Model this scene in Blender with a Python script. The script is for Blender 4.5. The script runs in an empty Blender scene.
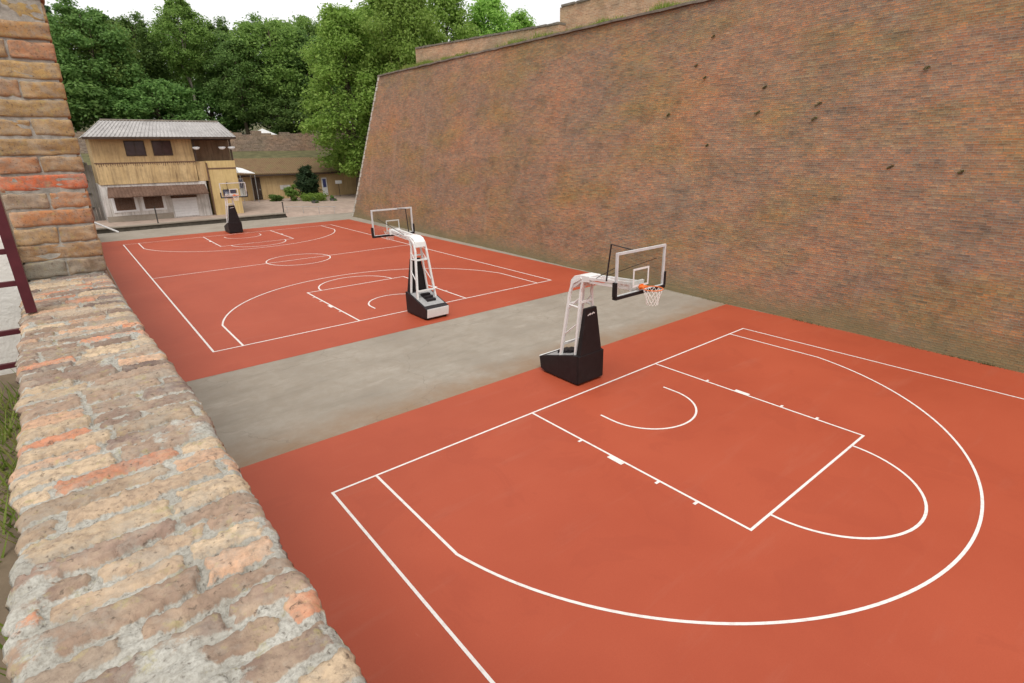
import bpy, bmesh, math, random
import numpy as np
from mathutils import Vector, Matrix

rnd = random.Random(11)
rng = np.random.default_rng(7)
scene = bpy.context.scene
col = scene.collection
R = math.radians

# ------------------------------------------------------------------ materials
def lin(r, g, b):
    f = lambda c: (c/255/12.92) if c/255 <= .04045 else ((c/255+.055)/1.055)**2.4
    return (f(r), f(g), f(b), 1)

class NT:
    """small wrapper to write node trees"""
    def __init__(self, name):
        self.m = bpy.data.materials.new(name); self.m.use_nodes = True
        self.t = self.m.node_tree; self.n = self.t.nodes; self.l = self.t.links
        self.b = self.n['Principled BSDF']
        self.b.inputs['Specular IOR Level'].default_value = .25
    def add(self, typ, **kw):
        x = self.n.new(typ)
        for k, v in kw.items(): setattr(x, k, v)
        return x
    def link(self, a, b): self.l.new(a, b)
    def coord(self, which='Object', scale=None):
        tc = self.add('ShaderNodeTexCoord'); o = tc.outputs[which]
        if scale is not None:
            mp = self.add('ShaderNodeMapping'); mp.inputs['Scale'].default_value = scale
            self.link(o, mp.inputs['Vector']); o = mp.outputs['Vector']
        return o
    def noise(self, vec, scale, detail=4, rough=.55, dist=0):
        x = self.add('ShaderNodeTexNoise'); x.inputs['Scale'].default_value = scale
        x.inputs['Detail'].default_value = detail; x.inputs['Roughness'].default_value = rough
        x.inputs['Distortion'].default_value = dist
        self.link(vec, x.inputs['Vector']); return x.outputs['Fac']
    def ramp(self, fac, stops, interp='LINEAR'):
        x = self.add('ShaderNodeValToRGB'); e = x.color_ramp.elements; x.color_ramp.interpolation = interp
        while len(e) < len(stops): e.new(.5)
        for i, (p, c) in enumerate(stops):
            e[i].position = p; e[i].color = c if len(c) == 4 else (*c, 1)
        self.link(fac, x.inputs['Fac']); return x.outputs['Color']
    def mix(self, fac, a, b, mode='MIX'):
        x = self.add('ShaderNodeMix', data_type='RGBA', blend_type=mode)
        for s, v in ((0, fac), (6, a), (7, b)):
            if hasattr(v, 'is_linked'): self.link(v, x.inputs[s])
            elif s == 0: x.inputs[0].default_value = v
            else: x.inputs[s].default_value = v if len(v) == 4 else (*v, 1)
        return x.outputs[2]
    def bump(self, h, strength=.3, dist=.01):
        x = self.add('ShaderNodeBump'); x.inputs['Strength'].default_value = strength
        x.inputs['Distance'].default_value = dist
        self.link(h, x.inputs['Height']); self.link(x.outputs['Normal'], self.b.inputs['Normal'])
    def base(self, c): self.link(c, self.b.inputs['Base Color'])
    def rough(self, v): self.b.inputs['Roughness'].default_value = v; return self

def plain(name, c, rough=.6, vary=.12, scale=6, metal=0, bump=0):
    """a colour with a little procedural mottling"""
    t = NT(name); v = t.coord()
    f = t.noise(v, scale, 5)
    a = tuple(x*(1-vary) for x in c[:3]); b = tuple(min(1, x*(1+vary)) for x in c[:3])
    t.base(t.ramp(f, [(.3, a), (.7, b)])); t.rough(rough); t.b.inputs['Metallic'].default_value = metal
    if bump: t.bump(t.noise(v, scale*8, 3), bump)
    return t.m

def court_mat():
    t = NT('court_acrylic'); v = t.coord()
    big = t.noise(v, .22, 3); mid = t.noise(v, 1.7, 5, .6); fine = t.noise(v, 60, 3)
    c = t.ramp(big, [(.3, (.360, .064, .028)), (.7, (.425, .083, .038))])
    c = t.mix(t.ramp(mid, [(.45, (0, 0, 0)), (.8, (.30, .30, .30))]), c, (.43, .090, .042))
    c = t.mix(t.ramp(fine, [(.3, (.22, .22, .22)), (.65, (0, 0, 0))]), c, (.27, .043, .020))
    puddle = t.noise(v, .55, 7, .62, .6)
    c = t.mix(t.ramp(puddle, [(.55, (0, 0, 0)), (.585, (.30, .30, .30)), (.66, (.16, .16, .16)), (.8, (.22, .22, .22))]), c, (.33, .058, .027))
    scuff = t.noise(t.coord('Object', (7, 1.1, 1)), 1.3, 5, .75)
    c = t.mix(t.ramp(scuff, [(.64, (0, 0, 0)), (.76, (.30, .30, .30))]), c, (.50, .16, .10))
    dust = t.noise(t.coord('Object', (.35, 2.2, 1)), .9, 6, .65)
    c = t.mix(t.ramp(dust, [(.56, (0, 0, 0)), (.85, (.22, .22, .22))]), c, (.42, .20, .14))
    t.base(c); t.rough(.55); t.b.inputs['Specular IOR Level'].default_value = .30; t.bump(fine, .10, .004); return t.m

def line_mat():
    t = NT('line_paint'); v = t.coord()
    f = t.noise(v, 9, 6, .7)
    t.base(t.ramp(f, [(.25, (.60, .50, .46)), (.5, (.76, .73, .70)), (.8, (.80, .78, .76))])); t.rough(.6); return t.m

def concrete_mat():
    t = NT('old_concrete'); v = t.coord()
    big = t.noise(v, .45, 5, .6); mid = t.noise(v, 2.6, 7, .68, .4); fine = t.noise(v, 45, 4, .7)
    c = t.ramp(big, [(.28, (.275, .240, .197)), (.5, (.340, .302, .250)), (.74, (.405, .362, .305))])
    c = t.mix(t.ramp(mid, [(.3, (.70, .70, .70)), (.6, (0, 0, 0))]), c, (.290, .242, .188))
    c = t.mix(t.ramp(fine, [(.35, (.35, .35, .35)), (.7, (0, 0, 0))]), c, (.21, .18, .15))
    tr = t.noise(t.coord('Object', (.45, 1.5, 1)), 1.0, 7, .70)
    c = t.mix(t.ramp(tr, [(.50, (0, 0, 0)), (.66, (.5, .5, .5))]), c, (.225, .195, .155))
    c = t.mix(t.ramp(tr, [(.30, (.45, .45, .45)), (.42, (0, 0, 0))]), c, (.43, .385, .328))
    # brown earth washed out along the edges of the red courts (stains with a place of their own)
    sep = t.add('ShaderNodeSeparateXYZ'); t.link(v, sep.inputs[0])
    m = t.add('ShaderNodeMapRange'); m.inputs['From Min'].default_value = 4.3; m.inputs['From Max'].default_value = 2.1
    t.link(sep.outputs['Y'], m.inputs['Value'])
    m2 = t.add('ShaderNodeMapRange'); m2.inputs['From Min'].default_value = 1.0; m2.inputs['From Max'].default_value = 2.1
    t.link(sep.outputs['Y'], m2.inputs['Value'])
    mm = t.add('ShaderNodeMath', operation='MULTIPLY'); t.link(m.outputs[0], mm.inputs[0]); t.link(m2.outputs[0], mm.inputs[1])
    w = t.noise(v, .8, 5, .65)
    ad = t.add('ShaderNodeMath', operation='MULTIPLY'); t.link(mm.outputs[0], ad.inputs[0]); t.link(w, ad.inputs[1])
    c = t.mix(t.ramp(ad.outputs[0], [(.18, (0, 0, 0)), (.5, (.8, .8, .8))]), c, (.26, .170, .105))
    # expansion joints every 5 m
    cr = t.add('ShaderNodeTexVoronoi', feature='DISTANCE_TO_EDGE'); cr.inputs['Scale'].default_value = .23
    wv = t.add('ShaderNodeVectorMath', operation='ADD')
    nz = t.add('ShaderNodeTexNoise'); nz.inputs['Scale'].default_value = 1.2; nz.inputs['Detail'].default_value = 5
    t.link(v, nz.inputs['Vector']); t.link(v, wv.inputs[0]); t.link(nz.outputs['Color'], wv.inputs[1]); t.link(wv.outputs[0], cr.inputs['Vector'])
    c = t.mix(t.ramp(cr.outputs['Distance'], [(.0, (.4, .4, .4)), (.004, (0, 0, 0))]), c, (.16, .13, .10))
    t.base(c); t.rough(.9); t.bump(fine, .25, .006); return t.m

def brick_mat(name, course=.075, length=.29, tones=None, mortar=(.27, .25, .22), stain=True, warp=.010, olive=.74, gain=1.0, streak=.6):
    """old brickwork laid out in metres on the UV map"""
    t = NT(name); uv = t.coord('UV')
    nz = t.add('ShaderNodeTexNoise'); nz.inputs['Scale'].default_value = 1.1; nz.inputs['Detail'].default_value = 3
    t.link(uv, nz.inputs['Vector'])
    sub = t.add('ShaderNodeVectorMath', operation='SUBTRACT'); sub.inputs[1].default_value = (.5, .5, .5)
    t.link(nz.outputs['Color'], sub.inputs[0])
    sc = t.add('ShaderNodeVectorMath', operation='SCALE'); sc.inputs['Scale'].default_value = warp*2
    t.link(sub.outputs[0], sc.inputs[0])
    ad = t.add('ShaderNodeVectorMath', operation='ADD'); t.link(uv, ad.inputs[0]); t.link(sc.outputs[0], ad.inputs[1])
    br = t.add('ShaderNodeTexBrick'); br.offset = .5; br.squash = .62; br.squash_frequency = 3
    br.inputs['Color1'].default_value = (0, 0, 0, 1); br.inputs['Color2'].default_value = (1, 1, 1, 1); br.inputs['Mortar'].default_value = (.5, .5, .5, 1)
    br.inputs['Scale'].default_value = 1; br.inputs['Mortar Size'].default_value = course*.16; br.inputs['Mortar Smooth'].default_value = .5
    br.inputs['Brick Width'].default_value = length; br.inputs['Row Height'].default_value = course
    t.link(ad.outputs[0], br.inputs['Vector'])
    tones = tones or [(.190, .120, .086), (.290, .150, .088), (.400, .170, .085), (.270, .195, .135), (.370, .250, .155), (.470, .190, .088)]
    k = len(tones)
    c = t.ramp(br.outputs['Color'], [(i/k, x) for i, x in enumerate(tones)], 'CONSTANT')
    n1 = t.noise(uv, 14, 5, .7); n2 = t.noise(uv, .19, 5, .62, .3); n3 = t.noise(uv, .85, 6, .66, .5)
    if stain:
        sn = t.add('ShaderNodeVectorMath', operation='SNAP'); sn.inputs[1].default_value = (length*.5, course, 1); t.link(ad.outputs[0], sn.inputs[0])
        mp = t.add('ShaderNodeMapping'); mp.inputs['Scale'].default_value = (2.1, 10.5, 1); t.link(sn.outputs[0], mp.inputs['Vector'])
        sk = t.noise(mp.outputs['Vector'], 1.0, 3, .62); sk2 = t.noise(t.coord('UV', (.75, 2.6, 1)), 1.0, 4, .6)
        skc = t.ramp(sk, [(.32, (.135, .112, .095)), (.42, (.215, .150, .108)), (.47, (.330, .175, .105)), (.51, (.245, .180, .125)), (.55, (.430, .225, .120)), (.60, (.330, .250, .165)), (.68, (.520, .270, .135)), (.74, (.480, .380, .265))])
        c = t.mix(streak, c, skc)
        c = t.mix(1, c, t.ramp(sk2, [(.34, (.74, .75, .76)), (.48, (1, 1, 1)), (.60, (1.0, 1.0, 1.0)), (.70, (1.16, 1.13, 1.06))]), 'MULTIPLY')
    c = t.mix(t.ramp(n1, [(.34, (.40, .40, .40)), (.60, (0, 0, 0))]), c, (.125, .085, .062))
    mf = t.add('ShaderNodeMath', operation='MULTIPLY'); mf.inputs[1].default_value = .75; t.link(br.outputs['Fac'], mf.inputs[0])
    c = t.mix(mf.outputs[0], c, mortar)
    if stain:
        # patches of re-laid, weathered and mossy brickwork
        c = t.mix(1, c, t.ramp(n2, [(.30, (1.22, 1.0, .84)), (.43, (1.06, 1.0, .95)), (.55, (.93, .94, .92)), (.68, (.86, .91, .95))]), 'MULTIPLY')
        c = t.mix(1, c, t.ramp(n3, [(.30, (1.12, 1.10, 1.07)), (.50, (1, 1, 1)), (.70, (.78, .79, .78))]), 'MULTIPLY')
        ol = t.noise(t.coord('UV', (.32, .7, 1)), .55, 5, .6)
        c = t.mix(1, c, t.ramp(ol, [(.46, (1, 1, 1)), (.66, (.99, 1.03, olive))]), 'MULTIPLY')
        st = t.noise(t.coord('UV', (.9, .10, 1)), 1.0, 6, .6)
        c = t.mix(t.ramp(st, [(.60, (0, 0, 0)), (.80, (.35, .35, .35))]), c, (.42, .34, .26))
        c = t.mix(1, c, (gain*1.04, gain*.98, gain*.95), 'MULTIPLY')
        sp = t.add('ShaderNodeSeparateXYZ'); t.link(uv, sp.inputs[0])
        dm = t.add('ShaderNodeMath', operation='MULTIPLY_ADD'); dm.inputs[1].default_value = 1.6; t.link(n3, dm.inputs[0]); dm.inputs[2].default_value = .2
        dv = t.add('ShaderNodeMath', operation='DIVIDE'); t.link(sp.outputs['Y'], dv.inputs[0]); t.link(dm.outputs[0], dv.inputs[1])
        c = t.mix(t.ramp(dv.outputs[0], [(.10, (.7, .7, .7)), (1.0, (0, 0, 0))]), c, (.185, .165, .085))
        # open joints and lost bricks
        vo = t.add('ShaderNodeTexVoronoi'); vo.inputs['Scale'].default_value = 1.1; t.link(t.coord('UV', (1, 1.5, 1)), vo.inputs['Vector'])
        c = t.mix(t.ramp(vo.outputs['Distance'], [(.03, (.5, .5, .5)), (.06, (0, 0, 0))]), c, (.08, .062, .046))
    t.base(c); t.rough(.92)
    inv = t.add('ShaderNodeMath', operation='SUBTRACT'); inv.inputs[0].default_value = 1; t.link(br.outputs['Fac'], inv.inputs[1])
    hm = t.add('ShaderNodeMath', operation='ADD'); t.link(inv.outputs[0], hm.inputs[0]); t.link(n1, hm.inputs[1])
    h2 = t.add('ShaderNodeMath', operation='ADD'); t.link(hm.outputs[0], h2.inputs[0]); t.link(n3, h2.inputs[1])
    t.bump(h2.outputs[0], .8, .02); return t.m

def worn_brick_mat():
    """bricks modelled one by one: their own colour comes from an attribute, mask tells brick from mortar"""
    t = NT('worn_brick'); v = t.coord()
    at = t.add('ShaderNodeAttribute', attribute_name='tone'); mk = t.add('ShaderNodeAttribute', attribute_name='mask')
    n1 = t.noise(v, 38, 6, .7); n2 = t.noise(v, 9, 5, .65); n3 = t.noise(v, 150, 3, .6)
    c = t.mix(t.ramp(n1, [(.32, (.75, .75, .75)), (.58, (0, 0, 0))]), at.outputs['Color'], (.20, .145, .108))
    c = t.mix(t.ramp(n2, [(.50, (0, 0, 0)), (.70, (.50, .50, .50))]), c, (.56, .43, .30))
    mo = t.ramp(n2, [(.3, (.330, .315, .275)), (.7, (.490, .475, .425))])
    mo = t.mix(t.ramp(n3, [(.35, (.5, .5, .5)), (.6, (0, 0, 0))]), mo, (.16, .14, .112))
    f = t.add('ShaderNodeMath', operation='ADD'); t.link(mk.outputs['Fac'], f.inputs[0])
    s = t.add('ShaderNodeMath', operation='MULTIPLY_ADD'); s.inputs[1].default_value = 1.5; s.inputs[2].default_value = -.75
    t.link(n1, s.inputs[0]); t.link(s.outputs[0], f.inputs[1])
    fr = t.ramp(f.outputs[0], [(.36, (0, 0, 0)), (.60, (1, 1, 1))])
    c = t.mix(fr, mo, c)
    fm = t.noise(v, 13, 7, .72)
    c = t.mix(t.ramp(fm, [(.48, (0, 0, 0)), (.62, (.42, .42, .42))]), c, (.33, .305, .260))
    pk = t.noise(v, 70, 4, .65)
    c = t.mix(t.ramp(pk, [(.30, (.75, .75, .75)), (.42, (0, 0, 0))]), c, (.075, .056, .042))
    li = t.noise(v, 22, 5, .7)
    c = t.mix(t.ramp(li, [(.57, (0, 0, 0)), (.70, (.6, .6, .6))]), c, (.36, .31, .13))
    t.base(c); t.rough(.93)
    hm = t.add('ShaderNodeMath', operation='ADD'); t.link(n1, hm.inputs[0]); t.link(n3, hm.inputs[1])
    t.bump(hm.outputs[0], .5, .006); return t.m

def leaf_mat(name, a, b, c):
    t = NT(name)
    g = t.add('ShaderNodeNewGeometry'); oi = t.add('ShaderNodeObjectInfo')
    cc = t.ramp(g.outputs['Random Per Island'], [(0, a), (.5, b), (1, c)])
    h = t.add('ShaderNodeHueSaturation'); t.link(cc, h.inputs['Color'])
    mr = t.add('ShaderNodeMapRange'); mr.inputs['To Min'].default_value = 1.25; mr.inputs['To Max'].default_value = 1.95
    t.link(oi.outputs['Random'], mr.inputs['Value']); t.link(mr.outputs[0], h.inputs['Value'])
    mh = t.add('ShaderNodeMapRange'); mh.inputs['To Min'].default_value = .474; mh.inputs['To Max'].default_value = .496
    t.link(oi.outputs['Random'], mh.inputs['Value']); t.link(mh.outputs[0], h.inputs['Hue'])
    t.base(h.outputs['Color']); t.rough(.6)
    tr = t.add('ShaderNodeBsdfTranslucent'); t.link(h.outputs['Color'], tr.inputs['Color'])
    mx = t.add('ShaderNodeMixShader'); mx.inputs[0].default_value = .52
    t.link(t.b.outputs[0], mx.inputs[1]); t.link(tr.outputs[0], mx.inputs[2])
    t.link(mx.outputs[0], t.n['Material Output'].inputs['Surface']); return t.m

def plywood_mat(name, a, b, streak):
    """sun-bleached boards with rain streaks running down"""
    t = NT(name); v = t.coord()
    board = t.noise(t.coord('Object', (.8, .8, .12)), 1.6, 4, .6)
    run = t.noise(t.coord('Object', (6, 6, .35)), 1.2, 6, .7)
    c = t.ramp(board, [(.3, a), (.7, b)])
    c = t.mix(t.ramp(run, [(.46, (0, 0, 0)), (.74, (.8, .8, .8))]), c, streak)
    gr = t.noise(v, .9, 6, .7); c = t.mix(t.ramp(gr, [(.45, (0, 0, 0)), (.75, (.55, .55, .55))]), c, streak)
    t.base(c); t.rough(.8); return t.m

def tile_mat(name, a, b, c3, along='X', pitch=.22):
    t = NT(name); v = t.coord()
    n = t.noise(v, 1.1, 6, .7); n2 = t.noise(v, 7, 4, .7)
    c = t.ramp(n, [(.3, a), (.5, b), (.72, c3)])
    c = t.mix(t.ramp(n2, [(.35, (.5, .5, .5)), (.65, (0, 0, 0))]), c, tuple(x*.55 for x in a))
    t.base(c); t.rough(.85)
    w = t.add('ShaderNodeTexWave', wave_type='BANDS', bands_direction=along); w.inputs['Scale'].default_value = .314/pitch
    t.link(v, w.inputs['Vector']); t.bump(w.outputs['Fac'], .6, .05); return t.m

def glass_mat():
    t = NT('clear_glass'); t.n.remove(t.b)
    tr = t.add('ShaderNodeBsdfTransparent'); tr.inputs[0].default_value = (.95, .96, .95, 1)
    gl = t.add('ShaderNodeBsdfGlossy'); gl.inputs['Roughness'].default_value = .03
    mx = t.add('ShaderNodeMixShader'); mx.inputs[0].default_value = .06
    t.link(tr.outputs[0], mx.inputs[1]); t.link(gl.outputs[0], mx.inputs[2])
    t.link(mx.outputs[0], t.n['Material Output'].inputs['Surface']); return t.m

M = dict(
    court=court_mat(), line=line_mat(), concrete=concrete_mat(),
    bastion=brick_mat('bastion_brick'),
    oldstone=brick_mat('rubble_wall', .16, .42, [(.15, .115, .09), (.21, .16, .125), (.26, .20, .155), (.19, .14, .115)], (.25, .22, .19), olive=.97, gain=1.22, streak=.0),
    parapet=brick_mat('parapet_brick', .08, .30, [(.36, .25, .165), (.44, .31, .21), (.42, .26, .165), (.50, .37, .26)], (.46, .40, .33), olive=.9, gain=1.25, streak=.25),
    retain=brick_mat('retaining_brick', .085, .3),
    worn=worn_brick_mat(),
    coping=plain('coping_stone', (.185, .16, .13), .9, .3, 3, bump=.3),
    quoin=plain('pale_quoin_stone', (.42, .385, .335), .9, .22, 2, bump=.3),
    white_steel=plain('white_powder_coat', (.74, .74, .73), .35, .05),
    black_pad=plain('black_vinyl', (.016, .013, .014), .55, .2, 5),
    black_steel=plain('black_steel', (.022, .018, .02), .5, .2),
    grey_steel=plain('grey_plate', (.33, .33, .33), .5, .15, 9),
    orange=plain('orange_rim', (.72, .17, .035), .4, .05),
    net=plain('net_cord', (.78, .76, .72), .8, .05),
    rubber=plain('rubber', (.02, .02, .02), .8, .1),
    glass=glass_mat(),
    maroon=plain('maroon_paint', (.085, .016, .022), .45, .18, 14),
    whitewash=plain('whitewash', (.68, .66, .62), .9, .10, 5, bump=.5),
    beige=plain('beige_render', (.40, .34, .26), .9, .12, 4, bump=.4),
    ply=plywood_mat('ochre_boarding', (.48, .335, .160), (.57, .41, .215), (.20, .125, .070)),
    ply_low=plywood_mat('ochre_skirt', (.50, .350, .170), (.62, .46, .25), (.15, .095, .055)),
    yellow=plywood_mat('yellow_render', (.56, .42, .19), (.64, .49, .24), (.40, .27, .12)),
    ochre=plywood_mat('ochre_plaster', (.46, .325, .165), (.58, .42, .22), (.33, .22, .12)),
    housewhite=plywood_mat('house_whitewash', (.62, .60, .57), (.68, .65, .62), (.20, .17, .14)),
    roofgrey=tile_mat('pale_sheet_roof', (.34, .32, .31), (.43, .41, .40), (.50, .475, .46), 'X', .30),
    roofbrown=tile_mat('brown_tiles', (.105, .062, .044), (.150, .088, .062), (.21, .13, .095), 'X', .25),
    rooftile=tile_mat('mossy_tiles', (.165, .100, .055), (.215, .140, .075), (.175, .150, .065), 'X', .25),
    darkwood=plain('dark_timber', (.060, .040, .030), .8, .3, 4),
    shutter=plain('brown_shutter', (.145, .085, .058), .7, .2, 5),
    pane=plain('dark_pane', (.060, .036, .034), .08, .3, 2),
    greywood=plywood_mat('grey_timber', (.13, .115, .10), (.22, .20, .18), (.07, .06, .05)),
    paving=plain('pink_paving', (.36, .275, .225), .9, .16, 1.5, bump=.3),
    earth=plain('earth', (.155, .118, .080), .95, .3, 3, bump=.6),
    turf=plain('turf', (.120, .112, .055), .95, .35, 1.2, bump=.6),
    grass=leaf_mat('grass_blades', (.07, .12, .02), (.13, .19, .035), (.20, .20, .07)),
    leaf_dark=leaf_mat('leaf_dark', (.050, .105, .028), (.080, .155, .040), (.125, .215, .060)),
    leaf_mid=leaf_mat('leaf_mid', (.070, .140, .030), (.110, .200, .044), (.165, .270, .070)),
    leaf_light=leaf_mat('leaf_light', (.100, .200, .034), (.145, .265, .050), (.205, .330, .080)),
    needle=leaf_mat('needle', (.018, .045, .018), (.028, .060, .024), (.045, .080, .034)),
    weed=leaf_mat('weed', (.075, .080, .035), (.10, .105, .045), (.13, .13, .06)),
    bark=plain('bark', (.11, .085, .06), .95, .3, 3, bump=.5),
    palebark=plain('pale_bark', (.34, .30, .25), .95, .2, 3, bump=.5),
    canvas=plain('white_canvas', (.72, .72, .72), .8, .06),
    poster=plain('poster_dark', (.045, .05, .085), .6, .5, 3),
    steel=plain('dark_post', (.06, .055, .05), .6, .2),
    signblue=plain('sign_blue', (.06, .07, .20), .6, .3, 3),
    shadestone=plain('shaded_kerb_stone', (.085, .075, .06), .9, .3, 3, bump=.4),  # shadow band below the kerb coping, put into the stone colour
    piermortar=plain('grey_lime_mortar', (.34, .315, .275), .95, .3, 30, bump=.6),
    porchwood=plywood_mat('porch_boards', (.15, .095, .06), (.21, .14, .09), (.07, .045, .03)),
    frame_grey=plain('pale_grey_frame', (.56, .56, .56), .45, .08),
    planter=plain('grey_planter', (.10, .10, .10), .8, .2),
)

# ------------------------------------------------------------------ mesh helpers
class MB:
    def __init__(self): self.v = []; self.f = []; self.uv = None
    def poly(self, pts, faces):
        o = len(self.v); self.v += [tuple(p) for p in pts]; self.f += [tuple(i+o for i in f) for f in faces]; return self
    def box(self, x0, x1, y0, y1, z0, z1):
        p = [(x, y, z) for z in (z0, z1) for x, y in ((x0, y0), (x1, y0), (x1, y1), (x0, y1))]
        return self.hexa(p)
    def hexa(self, p):   # 4 bottom points counter-clockwise, 4 top points
        return self.poly(p, [(3, 2, 1, 0), (4, 5, 6, 7), (0, 1, 5, 4), (1, 2, 6, 5), (2, 3, 7, 6), (3, 0, 4, 7)])
    def prism(self, outline, x0, x1):  # outline in (y, z), extruded along x
        n = len(outline); p = [(x0, y, z) for y, z in outline]+[(x1, y, z) for y, z in outline]
        return self.poly(p, [tuple(range(n-1, -1, -1)), tuple(range(n, 2*n))]+[(i, (i+1) % n, n+(i+1) % n, n+i) for i in range(n)])
    def tube(self, pts, r, n=8, square=False):
        pts = [Vector(p) for p in pts]; rr = r if isinstance(r, (list, tuple)) else [r]*len(pts)
        if square: n = 4
        rings = []; up0 = None
        for i, p in enumerate(pts):
            d = (pts[min(i+1, len(pts)-1)]-pts[max(i-1, 0)]).normalized()
            ref = Vector((0, 0, 1)) if abs(d.z) < .9 else Vector((0, 1, 0))
            a = d.cross(ref).normalized(); b = a.cross(d).normalized()
            if up0 is not None and a.dot(up0) < 0: a, b = -a, -b
            up0 = a
            ph = math.pi/4 if square else 0; k = 1.414 if square else 1
            rings.append([p+(a*math.cos(ph+2*math.pi*j/n)+b*math.sin(ph+2*math.pi*j/n))*rr[i]*k for j in range(n)])
        o = len(self.v)
        for g in rings: self.v += [tuple(q) for q in g]
        for i in range(len(rings)-1):
            for j in range(n):
                self.f.append((o+i*n+j, o+i*n+(j+1) % n, o+(i+1)*n+(j+1) % n, o+(i+1)*n+j))
        self.f.append(tuple(o+j for j in range(n-1, -1, -1))); self.f.append(tuple(o+(len(rings)-1)*n+j for j in range(n)))
        return self
    def build(self, name, mat, parent=None, bevel=0, smooth=False):
        me = bpy.data.meshes.new(name); me.from_pydata(self.v, [], self.f)
        bm = bmesh.new(); bm.from_mesh(me); bmesh.ops.recalc_face_normals(bm, faces=bm.faces)
        if bevel: bmesh.ops.bevel(bm, geom=bm.edges[:], offset=bevel, segments=2, affect='EDGES', profile=.6)
        bm.to_mesh(me); bm.free()
        if smooth: me.polygons.foreach_set('use_smooth', [True]*len(me.polygons))
        return link(name, me, mat, parent)

def link(name, me, mat, parent=None):
    if mat is not None: me.materials.append(mat)
    o = bpy.data.objects.new(name, me); col.objects.link(o)
    if parent is not None: o.parent = parent
    return o

def np_mesh(name, v, quads, mat, parent=None):
    me = bpy.data.meshes.new(name); v = np.asarray(v, np.float32); quads = np.asarray(quads, np.int32)
    me.vertices.add(len(v)); me.vertices.foreach_set('co', v.ravel())
    k = quads.shape[1]
    me.loops.add(quads.size); me.loops.foreach_set('vertex_index', quads.ravel())
    me.polygons.add(len(quads)); me.polygons.foreach_set('loop_start', np.arange(0, quads.size, k, dtype=np.int32))
    me.update(calc_edges=True); me.validate()
    return link(name, me, mat, parent)

def box_uv(o, flip=False):
    """UVs in metres from the dominant axis of each face"""
    me = o.data; uv = me.uv_layers.new(name='UVMap')
    for p in me.polygons:
        n = p.normal
        for li in p.loop_indices:
            c = me.vertices[me.loops[li].vertex_index].co
            if abs(n.z) > .75: uv.data[li].uv = (c.x, c.y)
            elif abs(n.x) > abs(n.y): uv.data[li].uv = (c.y, c.z*1.02)
            else: uv.data[li].uv = (c.x, c.z)
    return o

def tag(o, label, cat, group=None, kind=None):
    o['label'] = label; o['category'] = cat
    if group: o['group'] = group
    if kind: o['kind'] = kind
    return o

def empty(name, loc, rz=0):
    o = bpy.data.objects.new(name, None); col.objects.link(o); o.location = loc; o.rotation_euler = (0, 0, rz)
    o.empty_display_size = .3
    return o

def kids(o): return [c for c in bpy.data.objects if c.parent == o]
def copy_tree(o, parent=None):
    c = o.copy(); col.objects.link(c)
    if parent is not None: c.parent = parent
    for ch in kids(o): copy_tree(ch, c)
    return c

def vnoise(x, y, seed, scale):
    """smooth value noise on arrays, -1..1"""
    x = np.asarray(x)*scale; y = np.asarray(y)*scale
    xi = np.floor(x).astype(np.int64); yi = np.floor(y).astype(np.int64); fx = x-xi; fy = y-yi
    fx = fx*fx*(3-2*fx); fy = fy*fy*(3-2*fy)
    def h(a, b):
        k = (a*374761393+b*668265263+seed*974711) & 0x7fffffff
        k = ((k ^ (k >> 13))*1274126177) & 0x7fffffff
        return ((k ^ (k >> 16)) & 0xffff)/32767.5-1
    return (h(xi, yi)*(1-fx)+h(xi+1, yi)*fx)*(1-fy)+(h(xi, yi+1)*(1-fx)+h(xi+1, yi+1)*fx)*fy

# ------------------------------------------------------------------ camera
W_, H_ = 1024, 683
CAM = Vector((-2.76473919, -9.29948888, 6.25224701)); YAW, PITCH, ROLL, FPX = .694990135, .340443158, -.0127162447, 543.847411
cam_d = bpy.data.cameras.new('camera'); cam = bpy.data.objects.new('camera', cam_d); col.objects.link(cam); scene.camera = cam
fw = Vector((math.sin(YAW)*math.cos(PITCH), math.cos(YAW)*math.cos(PITCH), -math.sin(PITCH)))
rt = Vector((math.cos(YAW), -math.sin(YAW), 0)); up = rt.cross(fw)
r2 = rt*math.cos(ROLL)+up*math.sin(ROLL); u2 = -rt*math.sin(ROLL)+up*math.cos(ROLL)
mw = Matrix((r2, u2, -fw)).transposed().to_4x4(); mw.translation = CAM; cam.matrix_world = mw
cam_d.sensor_width = 36; cam_d.lens = 36*FPX/W_; cam_d.shift_x = -17.305/W_; cam_d.shift_y = -2.1/W_
cam_d.clip_start = .05; cam_d.clip_end = 3000

# ------------------------------------------------------------------ light
SUN_EL, SUN_AZ = 58, 215        # azimuth clockwise from +Y: behind the photographer, a little to the left
w = bpy.data.worlds.new('World'); scene.world = w; w.use_nodes = True
nt = w.node_tree; bg = nt.nodes['Background']
sky = nt.nodes.new('ShaderNodeTexSky'); sky.sky_type = 'NISHITA'; sky.sun_disc = False
sky.sun_elevation = R(SUN_EL); sky.sun_rotation = R(SUN_AZ); sky.dust_density = 4; sky.air_density = 1; sky.ozone_density = 1
hs = nt.nodes.new('ShaderNodeHueSaturation'); hs.inputs['Saturation'].default_value = .22; hs.inputs['Value'].default_value = 1.15
nt.links.new(sky.outputs[0], hs.inputs['Color'])
tc = nt.nodes.new('ShaderNodeTexCoord'); cl = nt.nodes.new('ShaderNodeTexNoise'); cl.inputs['Scale'].default_value = 3; cl.inputs['Detail'].default_value = 6
nt.links.new(tc.outputs['Generated'], cl.inputs['Vector'])
mx = nt.nodes.new('ShaderNodeMix'); mx.data_type = 'RGBA'; mx.inputs[7].default_value = (9.5, 9.4, 9.2, 1)
mr = nt.nodes.new('ShaderNodeMapRange'); mr.inputs['From Min'].default_value = .3; mr.inputs['From Max'].default_value = .7
mr.inputs['To Min'].default_value = .45; mr.inputs['To Max'].default_value = .8
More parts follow.
